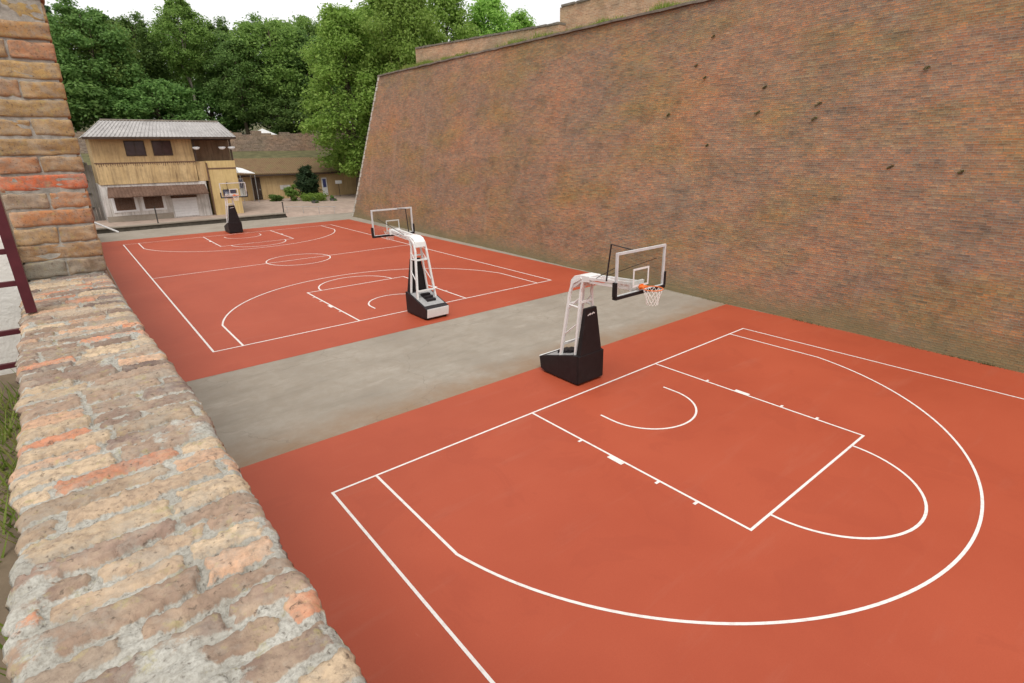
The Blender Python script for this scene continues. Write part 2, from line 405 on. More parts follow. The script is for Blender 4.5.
nt.links.new(cl.outputs['Fac'], mr.inputs['Value']); nt.links.new(mr.outputs[0], mx.inputs[0])
nt.links.new(hs.outputs[0], mx.inputs[6]); nt.links.new(mx.outputs[2], bg.inputs['Color'])
bg.inputs['Strength'].default_value = .12
sd = bpy.data.lights.new('sun', 'SUN'); sd.energy = 1.3; sd.angle = R(22); sd.color = (1, .95, .88)
so = bpy.data.objects.new('sun', sd); col.objects.link(so)
d = Vector((math.sin(R(SUN_AZ))*math.cos(R(SUN_EL)), math.cos(R(SUN_AZ))*math.cos(R(SUN_EL)), math.sin(R(SUN_EL))))
so.rotation_euler = d.to_track_quat('Z', 'Y').to_euler(); so.location = d*60
scene.view_settings.view_transform = 'Standard'; scene.view_settings.look = 'None'; scene.view_settings.gamma = 1
scene.view_settings.exposure = .30

# ------------------------------------------------------------------ ground and courts
def struct(o, label=None, cat=None):
    o['kind'] = 'structure'
    if label: o['label'] = label; o['category'] = cat
    return o

g = MB().poly([(-600, -600, -.06), (600, -600, -.06), (600, 900, -.06), (-600, 900, -.06)], [(0, 1, 2, 3)]).build('ground', M['earth'])
struct(g, 'bare earth ground lying under the whole fortress yard', 'ground')
yard = MB().poly([(-1.6, -45, 0), (22, -45, 0), (22, 47.6, 0), (-1.6, 47.6, 0)], [(0, 1, 2, 3)]).build('pavement', M['concrete'])
yard.data; struct(yard, 'stained pale grey concrete strip between and around the red courts', 'pavement')

def court(name, x0, x1, y0, y1, label):
    o = MB().poly([(x0, y0, .004), (x1[0], y0, .004), (x1[1], y1, .004), (x0, y1, .004)], [(0, 1, 2, 3)]).build(name, M['court'])
    return struct(o, label, 'sports court')

LW = .05
def lines(parent, y0, sgn, L):
    """markings of one full court: y0 near baseline, playing direction sgn"""
    m = MB(); z = .008
    def rib(pts, w=None, closed=False):
        w = w or LW
        P = [Vector((x, y0+sgn*y, 0)) for x, y in pts]; n = len(P); a = []
        for i, p in enumerate(P):
            if closed: d0, d1 = (p-P[i-1]).normalized(), (P[(i+1) % n]-p).normalized()
            else:
                d0 = (p-P[i-1]).normalized() if i else (P[1]-p).normalized()
                d1 = (P[i+1]-p).normalized() if i < n-1 else d0
            t = (d0+d1).normalized(); nn = Vector((-t.y, t.x, 0)); k = w/2/max(.5, t.dot(d0))
            a.append((p+nn*k, p-nn*k))
        o = len(m.v)
        for q, r in a: m.v += [(q.x, q.y, z), (r.x, r.y, z)]
        for i in range(n if closed else n-1):
            j = (i+1) % n; m.f.append((o+2*i, o+2*i+1, o+2*j+1, o+2*j))
    arc = lambda cx, cy, r, a0, a1, n=64: [(cx+r*math.cos(a0+(a1-a0)*i/n), cy+r*math.sin(a0+(a1-a0)*i/n)) for i in range(n+1)]
    rib([(0, 0), (15, 0), (15, L), (0, L)], closed=True)
    e = LW/2
    for k in (0, 1):
        Y = (lambda y: y) if k == 0 else (lambda y: L-y)
        f = lambda pts: [(x, Y(y)) for x, y in pts]
        dz = math.sqrt(6.75**2-6.6**2)
        a0 = math.atan2(dz, 6.6)
        rib(f([(.9, e), (.9, 1.575+dz)]+arc(7.5, 1.575, 6.75, math.pi-a0, a0, 90)[1:-1]+[(14.1, 1.575+dz), (14.1, e)]))
        rib(f([(5.05, e), (5.05, 5.8), (9.95, 5.8), (9.95, e)]))
        rib(f(arc(7.5, 5.8+e, 1.8, math.pi, 0, 40)))
        rib(f([(6.25, 1.2)]+arc(7.5, 1.575, 1.25, math.pi, 0, 32)+[(8.75, 1.2)]))
        for s, x in ((-1, 5.05-e), (1, 9.95+e)):
            rib(f([(x+s*.05, 2.6), (x+s*.05, 3.0)]), .1)
            for yy in (1.75, 3.88, 4.75): rib(f([(x, yy), (x+s*.1, yy)]), .06)
    rib([(e, L/2), (15-e, L/2)])
    c = arc(7.5, L/2, 1.8, 0, 2*math.pi, 64)[:-1]
    m2 = MB(); sv, sf = m.v, m.f
    z = .0084; rib(c, closed=True)
    return m.build('court_markings', M['line'], parent)

near = court('basketball_court', -1.52, (17.32, 17.42), -44, 2.13, 'near red basketball court with crisp white lines filling the right foreground')
lines(near, 0, -1, 28)
Y0, L2 = 10.26, 28.8
far = court('basketball_court', -1.52, (17.62, 17.72), 8.05, 41.6, 'far red basketball court reaching to the ochre house')
LW = .062
lines(far, Y0, 1, L2)

# ------------------------------------------------------------------ the brick bastion
BA, BB, BS = 17.42, .034, .2           # base line x = BA + BB*y, batter
def top_z(y): return 11.98+(y-5.4)*.0085
def wall_pt(y, t):                     # t 0..1 up the battered face
    z = top_z(y)*t; return BA+BB*y+BS*z, z
bas = empty('bastion_wall', (18, 5, 0)); tag(bas, 'huge sloping red brick fortress wall towering along the right of the courts', 'fortress wall')
BY0, BY1 = -48.0, 43.6
ny, nz = 190, 40; V = []; Q = []; UV = []
for i in range(ny+1):
    for j in range(nz+1):
        t = j/nz
        y = BY0+(BY1-t*3.75-BY0)*i/ny     # the far corner leans back too
        x, z = wall_pt(y, t)
        dx = .05*float(vnoise(y, z, 3, .35))+.02*float(vnoise(y, z, 4, 1.3)) if 0 < i < ny else 0
        V.append((x+dx, y, z)); UV.append((y, z*1.02))
for i in range(ny):
    for j in range(nz):
        a = i*(nz+1)+j; Q.append((a, a+nz+1, a+nz+2, a+1))
# far face turning the corner
o0 = len(V); n2 = 20
for i in range(n2+1):
    for j in range(nz+1):
        t = j/nz; xc, z = wall_pt(BY1-t*3.75, t)
        s = i/n2*26
        V.append((xc+s*.93, BY1-t*3.75+s*.30, z)); UV.append((100+s, z*1.02))
for i in range(n2):
    for j in range(nz):
        a = o0+i*(nz+1)+j; Q.append((a, a+nz+1, a+nz+2, a+1))
fo = np_mesh('brick_face', [(x-18, y-5, z) for x, y, z in V], Q, M['bastion'], bas)
uvl = fo.data.uv_layers.new(name='UVMap'); li = np.empty(len(fo.data.loops), np.int32); fo.data.loops.foreach_get('vertex_index', li)
uvl.data.foreach_set('uv', np.asarray(UV, np.float32)[li].ravel())
bm = bmesh.new(); bm.from_mesh(fo.data); bmesh.ops.recalc_face_normals(bm, faces=bm.faces); bm.to_mesh(fo.data); bm.free()
# coping along the top edge
cp = MB(); prev = None; N = 120; pts = []
for i in range(N+1):
    y = BY0+(BY1-3.75-BY0)*i/N; x, z = wall_pt(y, 1); j = .015*math.sin(i*2.1)+rnd.uniform(-.012, .012)
    pts.append((x, y, z+j))
def strip(m, P, off):   # sweep an (x,z) profile along P
    n = len(off); o = len(m.v)
    for x, y, z in P: m.v += [(x-18+a, y-5, z+b) for a, b in off]
    for i in range(len(P)-1):
        for k in range(n): m.f.append((o+i*n+k, o+(i+1)*n+k, o+(i+1)*n+(k+1) % n, o+i*n+(k+1) % n))
    m.f.append(tuple(o+k for k in range(n))); m.f.append(tuple(o+(len(P)-1)*n+k for k in range(n)))
strip(cp, pts, [(-.10, -.02), (-.10, .08), (.10, .13), (.55, .13), (.55, -.02)])
cp.build('coping', M['coping'], bas)
# pale corner stones up the far arris
qn = MB(); nq = 30
for k in range(nq):
    t0, t1 = k/nq+.002, (k+1)/nq-.002; a = .34 if k % 2 else .22; b = .22 if k % 2 else .34
    p = []
    for t in (t0, t1):
        xc, z = wall_pt(BY1-t*3.75, t); yc = BY1-t*3.75
        xa = xc-BB*a
        p += [(xa-.025-18, yc-a-5, z), (xc-.03-18, yc+.02-5, z), (xc+b-18, yc+.32*b+.02-5, z), (xc+b-18, yc-a-5, z)]
    qn.hexa(p)
qn.build('corner_stone', M['quoin'], bas)
# terrace on the top of the bastion
terr = MB(); P = [(wall_pt(y, 1)[0]+.3, y, wall_pt(y, 1)[1]+.10) for y in (BY0, -20, 0, 20, BY1-3.9)]
o = 0
for x, y, z in P: terr.v += [(x, y, z), (x+60, y+19, z+.5)]
terr.f = [(2*i, 2*i+1, 2*i+3, 2*i+2) for i in range(len(P)-1)]
struct(terr.build('terrain', M['turf']), 'grassy terrace on the top of the brick bastion', 'terrain')
# parapets set back from the edge
def parapet(name, a, b, zb, zt, th, mat, label, cat='wall', cap=.12):
    a = Vector(a); b = Vector(b); dr = (b-a).normalized(); nn = Vector((dr.y, -dr.x, 0))
    r = empty(name, (*((a+b)/2).xy, zb)); c = r.location
    def slab(o, z0, z1, ex):
        q0, q1 = a-dr*ex-nn*o, b+dr*ex-nn*o; q2, q3 = b+dr*ex+nn*(th+o), a-dr*ex+nn*(th+o)
        n = 24; m = MB()
        for k in range(n):
            f0, f1 = k/n, (k+1)/n
            pts = [q0.lerp(q1, f0), q0.lerp(q1, f1), q3.lerp(q2, f1), q3.lerp(q2, f0)]
            za = z1[0]+(z1[1]-z1[0])*f0; zb_ = z1[0]+(z1[1]-z1[0])*f1
            m.hexa([(p.x-c.x, p.y-c.y, z0-c.z) for p in pts]+[(pts[0].x-c.x, pts[0].y-c.y, za-c.z), (pts[1].x-c.x, pts[1].y-c.y, zb_-c.z), (pts[2].x-c.x, pts[2].y-c.y, zb_-c.z), (pts[3].x-c.x, pts[3].y-c.y, za-c.z)])
        return m
    box_uv(slab(0, zb, (zt[0]-cap, zt[1]-cap), 0).build('masonry', mat, r))
    m = MB(); n = 30
    for k in range(n):
        f0, f1 = k/n, (k+1)/n-.004; zk = zt[0]+(zt[1]-zt[0])*(f0+f1)/2; j = rnd.uniform(-.02, .02)
        q = [a.lerp(b, f0)-nn*.06, a.lerp(b, f1)-nn*.06, a.lerp(b, f1)+nn*(th+.06), a.lerp(b, f0)+nn*(th+.06)]
        m.hexa([(p.x-c.x, p.y-c.y, zk-cap-c.z+.008) for p in q]+[(p.x-c.x, p.y-c.y, zk+j-c.z) for p in q])
    m.build('coping', M['coping'], r)
    return tag(r, label, cat)
parapet('parapet_wall', (22.35, 17.7, 0), (21.75, 33.9, 0), 12.0, (13.22, 13.84), .7, M['parapet'], 'low pale brick parapet set back on the grassy top of the bastion, left of the taller block')
parapet('parapet_wall', (25.4, -18, 0), (22.9, 18.2, 0), 12.0, (14.25, 14.25), 1.2, M['parapet'], 'taller pale masonry block at the upper edge of the photo, right of the low parapet')

# ------------------------------------------------------------------ leaf tools
def leaf_cloud(centres, radii, per, size, seed, flat=.0):
    """many small leaf quads filling a set of clumps; returns verts, quads"""
    r = np.random.default_rng(seed); C = np.asarray(centres, float); Rr = np.asarray(radii, float)
    n = len(C)*per; ci = np.repeat(np.arange(len(C)), per)
    dv = r.normal(size=(n, 3)); dv /= np.linalg.norm(dv, axis=1)[:, None]
    rad = r.random(n)**.5*(1+.35*r.normal(size=n)*(r.random(n) < .35))
    p = C[ci]+dv*(rad*Rr[ci])[:, None]*np.array([1, 1, .72])
    nrm = dv*.6+r.normal(size=(n, 3))*.55+np.array([0, 0, .45]); nrm /= np.linalg.norm(nrm, axis=1)[:, None]
    a = np.cross(nrm, r.normal(size=(n, 3))); a /= np.linalg.norm(a, axis=1)[:, None]; b = np.cross(nrm, a)
    s = size*(.55+.9*r.random(n))[:, None]
    v = np.stack([p-a*s, p+b*s*.55, p+a*s, p-b*s*.55], 1).reshape(-1, 3)
    return v, np.arange(4*n).reshape(-1, 4)

def crown_clumps(h0, h1, rad, n, seed, shape='round'):
    r = random.Random(seed); C = []; S = []
    for k in range(n):
        f = (k+.5)/n; z = h0+(h1-h0)*f
        if shape == 'cone': pr = rad*(1-f)**.8
        elif shape == 'tall': pr = rad*math.sin(math.pi*min(1, .12+.86*f))**.7
        else: pr = rad*math.sin(math.pi*(.10+.84*f))**.6
        a = k*2.39996+r.uniform(-.5, .5); q = pr*math.sqrt(r.uniform(.15, 1))
        C.append((q*math.cos(a), q*math.sin(a), z+r.uniform(-.5, .5)))
        S.append(rad*r.uniform(.20, .40)*(.7 if f > .85 else 1))
    return C, S

def trunk_mb(h, r0, limbs, seed, lean=.03):
    r = random.Random(seed); m = MB(); pts = []; x = y = 0
    for k in range(9):
        pts.append((x, y, h*k/8)); x += r.uniform(-lean, lean)*h/8*2; y += r.uniform(-lean, lean)*h/8*2
    m.tube(pts, [r0*(1.25 if k == 0 else 1-.80*k/8) for k in range(9)], 9)
    for c in limbs:
        k = r.randint(3, 7); p = Vector(pts[k]); e = Vector(c); mid = p.lerp(e, .5)+Vector((0, 0, .4))
        rr = r0*(1-.8*k/8)*.6; m.tube([p, mid, e], [rr, rr*.6, rr*.2], 6)
    return m

PROTO = {}
def tree_proto(kind):
    if kind in PROTO: return PROTO[kind]
    spec = dict(  # height, crown bottom, radius, clumps, leaves per clump, leaf size, material, shape, bark
        broad=(20, 3.0, 5.2, 100, 260, .19, 'leaf_dark', 'round', 'bark'),
        wide=(17, 2.0, 5.8, 100, 260, .19, 'leaf_mid', 'round', 'bark'),
        tall=(24, 10.5, 4.6, 75, 300, .18, 'leaf_mid', 'tall', 'palebark'),
        light=(24, 2.5, 5.4, 130, 330, .165, 'leaf_light', 'tall', 'bark'),
        bushy=(9, .3, 4.2, 60, 270, .18, 'leaf_dark', 'round', 'bark'),
        conifer=(22, 2.5, 3.6, 80, 110, .24, 'needle', 'cone', 'bark'))[kind]
    h, h0, rad, n, per, ls, mt, sh, bk = spec; sd = sum(map(ord, kind))
    C, S = crown_clumps(h0+rad*.25, h-rad*.18, rad, n, sd, sh)
    v, q = leaf_cloud(C, S, per, ls, sd)
    r = empty('tree', (0, 0, 0))
    np_mesh('crown', v, q, M[mt], r)
    trunk_mb(h*.9, .34, [C[i] for i in range(3, n, 6)], sd).build('trunk', M[bk], r, smooth=True)
    PROTO[kind] = [r, h, False]; return PROTO[kind]

def tree(kind, x, y, z, h, label, wide=1, name='tree', group='trees on the wooded hill'):
    p = tree_proto(kind)
    if not p[2]: o = p[0]; p[2] = True
    else: o = copy_tree(p[0])
    o.name = name
    s = h/p[1]; o.location = (x, y, z); o.scale = (s*wide, s*wide, s); o.rotation_euler = (0, 0, rnd.uniform(0, 6.28))
    return tag(o, label, 'tree', group)

# ------------------------------------------------------------------ hill and trees
hill = MB(); nx_, nyh = 60, 30; hv = []
for j in range(nyh+1):
    for i in range(nx_+1):
        X = -110+260*i/nx_; Yh = 72.6+150*j/nyh
        hv.append((X, Yh, 6.5+min(1, j/9)*5.5+1.2*float(vnoise(X, Yh, 9, .05))*min(1, j/3)))
hill.v = hv; hill.f = [(j*(nx_+1)+i, j*(nx_+1)+i+1, (j+1)*(nx_+1)+i+1, (j+1)*(nx_+1)+i) for j in range(nyh) for i in range(nx_)]
struct(hill.build('hill', M['turf'], smooth=True), 'wooded hill rising behind the fortress yard', 'hill')

for a in [
    ('conifer', 1.2, 90, 9, 15.2, 'dark slender conifer poking up at the far left beside the brick pier', 1),
    ('wide', 4.5, 82, 8, 14.0, 'rounded green tree behind the left end of the pale grey roof', 1.05),
    ('broad', -3.5, 84, 8, 13.0, 'dark tree half hidden by the brick pier, leftmost of the wood', 1.1),
    ('broad', 9.3, 86, 9, 14.2, 'dark bushy tree behind the left middle of the grey roof', 1.05),
    ('tall', 14.6, 82, 8, 17.3, 'tall pale-trunked tree standing out above the middle of the grey roof', 1.05),
    ('broad', 20.2, 88, 9.5, 14.6, 'dark rounded tree behind the right end of the grey roof', 1.1),
    ('wide', 16.5, 96, 11, 13.6, 'green tree behind the pale-trunked one, filling the gap on its right', 1.15),
    ('broad', 26.6, 87, 9.5, 15.6, 'dark tree above the white tent on the rubble wall', 1.1),
    ('wide', 32.5, 89, 9.5, 17.0, 'mid green tree above the middle of the rubble wall', 1.0),
    ('broad', 37.5, 84, 9, 17.5, 'dark green tree behind the right end of the rubble wall', 1.1),
    ('wide', 44, 88, 9.5, 19, 'tall green tree farther back behind the bright green pair', 1.1)]:
    tree(*a[:6], wide=a[6])
for kd, x, y, h, wd, lb in [
    ('bushy', -2, 78, 9.5, 1.3, 'low dark leafy tree between the brick pier and the grey roof'),
    ('broad', 3.8, 79.5, 15.5, 1.15, 'dark full crowned tree directly behind the left quarter of the grey roof'),
    ('bushy', 9.2, 77.0, 7.5, 1.3, 'low bushy tree behind the centre of the grey roof, left of the pale trunk'),
    ('wide', 8.0, 90, 16.0, 1.1, 'mid green tree just left of the tall pale-trunked one'),
    ('bushy', 16.8, 84.5, 8, 1.5, 'low dark tree behind the pale trunk'),
    ('broad', 19.8, 79, 13.5, 1.2, 'dark full crowned tree right of the pale trunk, reaching low behind the roof'),
    ('wide', 24.8, 80.5, 16.5, 1.1, 'mid green tree rising behind the white tent'),
    ('bushy', 24.5, 76.5, 6.5, 1.3, 'low dark tree right behind the white tent'),
    ('broad', 30.2, 79, 15, 1.2, 'dark tree behind the middle of the rubble wall, left of the bright green trees'),
    ('bushy', 33.5, 77, 8, 1.4, 'low dark tree behind the rubble wall at the foot of the bright green trees'),
    ('broad', 38, 78.5, 14, 1.2, 'dark tree behind the rubble wall, mostly hidden by the bright green trees')]:
    tree(kd, x, y, 7.4, h, lb, wd, 'forest_tree', 'trees at the edge of the wood')
for x, y, z, h, wd, lb in [
    (26.3, 58.5, .5, 21.5, 1.12, 'bright green tree hanging over the bastion corner, leftmost of the bright ones'),
    (33.5, 62, .5, 25.5, 1.05, 'tallest bright green tree just behind the bastion corner'),
    (31.5, 53.5, .5, 24.5, .95, 'bright green tree rising behind the far end of the coping'),
    (40, 58, .5, 25.5, 1.0, 'bright green tree above the left end of the low parapet'),
    (46.5, 57.5, .5, 25.0, 1.0, 'bright green tree above the middle of the low parapet'),
    (52.5, 58, .5, 24.0, .85, 'bright green tree above the right half of the low parapet, next to the sky gap')]:
    tree('light', x, y, z, h, lb, wd, 'bright_tree', 'bright green trees behind the bastion')

# ------------------------------------------------------------------ basketball hoops
def make_hoop():
    r = empty('basketball_hoop', (0, 0, 0))     # local origin: on the baseline, centre; +y is behind the baseline
    # wedge base with weights
    MB().prism([(.40, .04), (.40, .88), (.62, .84), (1.75, .52), (1.96, .45), (1.90, .10), (1.72, .04)], -.5, .5).build('base', M['black_steel'], r, bevel=.012)
    MB().poly([(-.44, .66, .832+.006), (.44, .66, .838), (.44, 1.74, .533), (-.44, 1.74, .533)], [(0, 1, 2, 3)]).build('ballast_lid', M['grey_steel'], r)
    MB().hexa([(-.47, 1.905, .11), (.47, 1.905, .11), (.47, 1.94, .11), (-.47, 1.94, .11), (-.47, 1.965, .46), (.47, 1.965, .46), (.47, 2.0, .46), (-.47, 2.0, .46)]).build('rear_plate', M['white_steel'], r, bevel=.006)
    wt = MB()
    for k in range(3): wt.box(-.22, .16, .92+.2*k, 1.08+.2*k, .60-.065*k, .84-.065*k)
    wt.build('ballast_weight', M['black_steel'], r, bevel=.01)
    for s in (-.38, .38):
        MB().tube([(s-.03, 1.82, .06), (s+.03, 1.82, .06)], .06, 14).build('wheel', M['rubber'], r)
        MB().tube([(s-.03, .52, .05), (s+.03, .52, .05)], .05, 14).build('wheel', M['rubber'], r)
    # padded front
    pad = MB().hexa([(-.42, .36, .86), (.42, .36, .86), (.42, .52, .86), (-.42, .52, .86), (-.215, .40, 2.16), (.215, .40, 2.16), (.215, .50, 2.16), (-.215, .50, 2.16)]).build('front_pad', M['black_pad'], r, bevel=.02)
    lg = MB()
    for k in range(7):   # small white script across the top of the pad
        x = -.12+k*.04; lg.box(x-.016, x+.014, .391, .3975, 1.955+.012*k/3+(k % 2)*.012, 1.985+.012*k/3+(k % 3)*.012)
    lg.build('white_lettering', M['white_steel'], pad)
    MB().box(-.495, .495, .345, .405, .06, .87).build('base_pad', M['black_pad'], r, bevel=.02)
    # four white posts
    for s in (-1, 1):
        MB().tube([(s*.37, .60, .84), (s*.20, .60, 2.60), (s*.20, .52, 2.92)], .031, square=True).build('post', M['white_steel'], r)
        MB().tube([(s*.40, 1.15, .66), (s*.245, .97, 2.50), (s*.23, .88, 2.80), (s*.21, .58, 2.98)], .035, square=True).build('post', M['white_steel'], r)
        MB().tube([(s*.335, 1.10, 1.30), (s*.30, .60, 1.72)], .020, 6).build('strut', M['white_steel'], r)
        MB().tube([(s*.265, 1.00, 2.18), (s*.25, .60, 2.16)], .024, 6).build('strut', M['white_steel'], r)
        MB().tube([(s*.275, 1.02, 2.05), (s*.22, .60, 2.45)], .018, 6).build('strut', M['white_steel'], r)
    for z, y, hw in ((1.0, 1.17, .37), (2.18, 1.01, .25)):
        MB().tube([(-hw, y, z), (hw, y, z)], .03, square=True).build('crossbar', M['white_steel'], r)
    for z, hw in ((2.3, .22), (2.75, .20)):
        MB().tube([(-hw, .60, z), (hw, .60, z)], .026, square=True).build('crossbar', M['white_steel'], r)
    MB().prism([(1.0, 2.66), (.97, 2.86), (.84, 2.99), (.62, 3.05), (.30, 3.06), (.30, 2.90), (.58, 2.86), (.84, 2.66)], -.225, .225).build('head', M['white_steel'], r, bevel=.015)
    # arm reaching out over the court
    arm = MB()
    for s in (-1, 1):
        arm.tube([(s*.19, .34, 3.0), (s*.13, -1.06, 3.10)], .034, square=True)
        arm.tube([(s*.17, .34, 2.90), (s*.12, -1.06, 2.96)], .026, square=True)
    for k in range(5):
        y = .2-.3*k; arm.tube([(-.17, y, 3.01), (.17, y, 3.01)], .022, square=True)
    arm.box(-.24, .24, -1.12, -1.06, 2.93, 3.16)
    arm.build('arm', M['white_steel'], r)
    br = MB()
    for s in (-1, 1): br.tube([(s*.18, .10, 3.04), (s*.70, -1.10, 3.62)], .009, 6)
    br.build('brace', M['black_steel'], r)
    sc = MB()
    for s in (-.22,): sc.tube([(s, -.30, 3.05), (s, -.42, 3.98)], .02, 6)
    sc.tube([(-.22, -.42, 3.98), (-.22, -1.14, 3.93)], .013, 6)
    sc.build('clock_frame', M['black_steel'], r)
    # backboard
    bb = MB().box(-.895, .895, -1.20, -1.188, 2.905, 3.945).build('backboard', M['glass'], r)
    fr = MB()
    for x0, x1, z0, z1 in ((-.9, .9, 3.90, 3.955), (-.9, .9, 2.895, 2.95), (-.9, -.845, 2.95, 3.90), (.845, .9, 2.95, 3.90)): fr.box(x0, x1, -1.215, -1.165, z0, z1)
    fr.build('frame', M['frame_grey'], bb)
    sq = MB()
    for x0, x1, z0, z1 in ((-.295, .295, 3.455, 3.50), (-.295, .295, 3.05, 3.095), (-.295, -.25, 3.095, 3.455), (.25, .295, 3.095, 3.455)): sq.box(x0, x1, -1.206, -1.2015, z0, z1)
    sq.build('target_square', M['white_steel'], bb)
    pd = MB().box(-.93, .93, -1.245, -1.135, 2.86, 2.935)
    for s in (-1, 1): pd.box(s*.915-.033, s*.915+.033, -1.24, -1.14, 2.937, 3.27)
    pd.build('edge_pad', M['black_pad'], bb)
    # rim and net
    rim = MB(); n = 28
    rim.tube([(.232*math.cos(2*math.pi*k/n), -1.20-.378+.232*math.sin(2*math.pi*k/n), 3.05) for k in range(n+1)], .012, 8)
    rim.box(-.10, .10, -1.36, -1.216, 3.02, 3.065); rim.box(-.07, .07, -1.235, -1.2165, 2.97, 3.10)
    ro = rim.build('rim', M['orange'], r)
    nt_ = MB(); lv = [(.225, 3.035), (.20, 2.95), (.17, 2.87), (.15, 2.79), (.14, 2.71), (.135, 2.66)]; K = 12
    def P(l, a): return (lv[l][0]*math.cos(a), -1.578+lv[l][0]*math.sin(a), lv[l][1])
    for k in range(K):
        for s in (-1, 1):
            nt_.tube([P(l, 2*math.pi*k/K+s*l*math.pi/K) for l in range(len(lv))], .0055, 4)
    nt_.build('net', M['net'], ro)
    return r
hg = 'portable basketball hoops'
hoop = make_hoop(); hoop.location = (7.5, 0, .006)
tag(hoop, 'nearest portable basketball hoop, white posts and black padded base, on the near red court', 'basketball hoop', hg)
h2 = copy_tree(hoop); h2.location = (7.45, Y0+.12, .006); h2.rotation_euler = (0, 0, math.pi)
tag(h2, 'middle portable hoop seen from behind, its light rear plate facing the grey strip', 'basketball hoop', hg)
h3 = copy_tree(hoop); h3.location = (7.5, Y0+L2, .006)
tag(h3, 'farthest portable hoop, small with black padding, in front of the ochre house', 'basketball hoop', hg)

# ------------------------------------------------------------------ foreground parapet ledge (bricks modelled in a height field)
ZL = 5.50
TONES = [(.315, .220, .160), (.245, .168, .130), (.385, .280, .192), (.53, .400, .270), (.275, .190, .148), (.185, .128, .110), (.55, .240, .140), (.53, .330, .215), (.37, .290, .220)]
def xl(y): return np.interp(y, [-12, -8.33, -6.39, -5.34, -4.69], [-2.965, -2.992, -3.035, -3.05, -3.045])
def xr(y): return np.interp(y, [-12, -8.68, -7.93, -7.21, -6.23, -4.73], [-2.555, -2.568, -2.566, -2.562, -2.598, -2.628])
def make_ledge():
    r = empty('parapet_ledge', (-2.8, -7, 0)); tag(r, 'worn brick wall top in the lower left foreground, patched with pale mortar', 'wall')
    r0 = np.random.default_rng(21)
    ya, yb = -11.0, -4.30; nx, nyy = 110, 1300
    yy = np.linspace(ya, yb, nyy); uu = np.linspace(0, 1, nx)
    YY, UU = np.meshgrid(yy, uu, indexing='ij')
    XL = xl(yy)+.008*vnoise(yy, yy*0, 31, 9)+.008*vnoise(yy, yy*0, 32, 26)+.004*vnoise(yy, yy*0, 29, 70); XR = xr(yy)+.003*vnoise(yy, yy*0, 33, 8)+.004*vnoise(yy, yy*0, 34, 28)+.003*vnoise(yy, yy*0, 30, 80)
    XX = XL[:, None]*(1-UU)+XR[:, None]*UU
    # wavering rows
    wx = XX+.008*vnoise(XX, YY, 35, 14)+.006*vnoise(XX, YY, 36, 60)
    wy = YY+.006*vnoise(XX, YY, 37, 7)+.004*vnoise(XX, YY, 38, 32)+.003*vnoise(XX, YY, 48, 90)+.02*vnoise(XX*.6, YY*.15, 39, 4)-.03*(XX+2.8)
    edges = [ya-.3]
    while edges[-1] < yb+.4: edges.append(edges[-1]+float(r0.uniform(.060, .098)))
    edges = np.array(edges); ri = np.clip(np.searchsorted(edges, wy)-1, 0, len(edges)-2)
    dy = np.minimum(wy-edges[ri], edges[ri+1]-wy)
    H = np.zeros_like(XX); Mk = np.zeros_like(XX); T = np.zeros(XX.shape+(3,))
    dx = np.full_like(XX, 9.); bid = np.zeros(XX.shape, int); nb = 0
    tone = []; lev = []; wid = []
    for k in range(len(edges)-1):
        m = ri == k
        if not m.any(): continue
        cuts = [-3.3+float(r0.uniform(0, .2))]
        while cuts[-1] < -2.3: cuts.append(cuts[-1]+float(r0.choice([.145, .29, .29, .30, .21])*r0.uniform(.9, 1.1)))
        cuts = np.array(cuts); bi = np.clip(np.searchsorted(cuts, wx[m])-1, 0, len(cuts)-2)
        dx[m] = np.minimum(wx[m]-cuts[bi], cuts[bi+1]-wx[m]); bid[m] = nb+bi
        for _ in range(len(cuts)):
            t = np.array(TONES[int(r0.choice(len(TONES), p=[.13, .13, .14, .13, .12, .10, .06, .09, .10]))])*r0.uniform(.82, 1.18); tone.append(t); lev.append(float(r0.normal(0, .007))); wid.append(float(r0.uniform(.003, .011)))
        nb += len(cuts)
    tone = np.array(tone); lev = np.array(lev); wid = np.array(wid)
    de = np.minimum(dy, dx)-wid[bid]+.006*vnoise(XX, YY, 40, 40)+.005*vnoise(XX, YY, 49, 95)
    s = np.clip(de/.006, 0, 1); s = s*s*(3-2*s)
    smear = np.clip((vnoise(XX, YY, 41, 5)+.5*vnoise(XX, YY, 42, 17)-.62)/.45, 0, 1)   # lime mortar smeared over some of the bricks
    Mk = np.clip(de/.010+.3, 0, 1)*(1-.9*smear)
    H = s*(.008+.5*lev[bid])+.0012*vnoise(XX, YY, 43, 18)+.0018*vnoise(XX, YY, 44, 60)+.0018*vnoise(XX, YY, 46, 140)+smear*.006+.005*vnoise(XX, YY, 45, 2.2)-.015*np.exp(-((de+.003)/.005)**2)*np.clip(vnoise(XX, YY, 28, 14)+.25, 0, 1)*(1-smear)
    edge = np.minimum(UU, 1-UU)*.44
    H *= (.35+.65*np.clip(edge/.05, 0, 1))
    H += .0022*vnoise(XX, YY, 27, 95)+.0016*vnoise(XX, YY, 26, 200)
    H -= .020*np.clip(1-edge/.022, 0, 1)**2*(1+.5*vnoise(XX, YY, 47, 12))
    T = tone[bid]
    verts = [np.stack([XX, YY, ZL+H-.012], -1).reshape(-1, 3)]
    idx = np.arange(nx*nyy).reshape(nyy, nx)
    quads = [np.stack([idx[:-1, :-1], idx[:-1, 1:], idx[1:, 1:], idx[1:, :-1]], -1).reshape(-1, 4)]
    tl = [T.reshape(-1, 3)]; ml = [Mk.reshape(-1)]
    base = nx*nyy
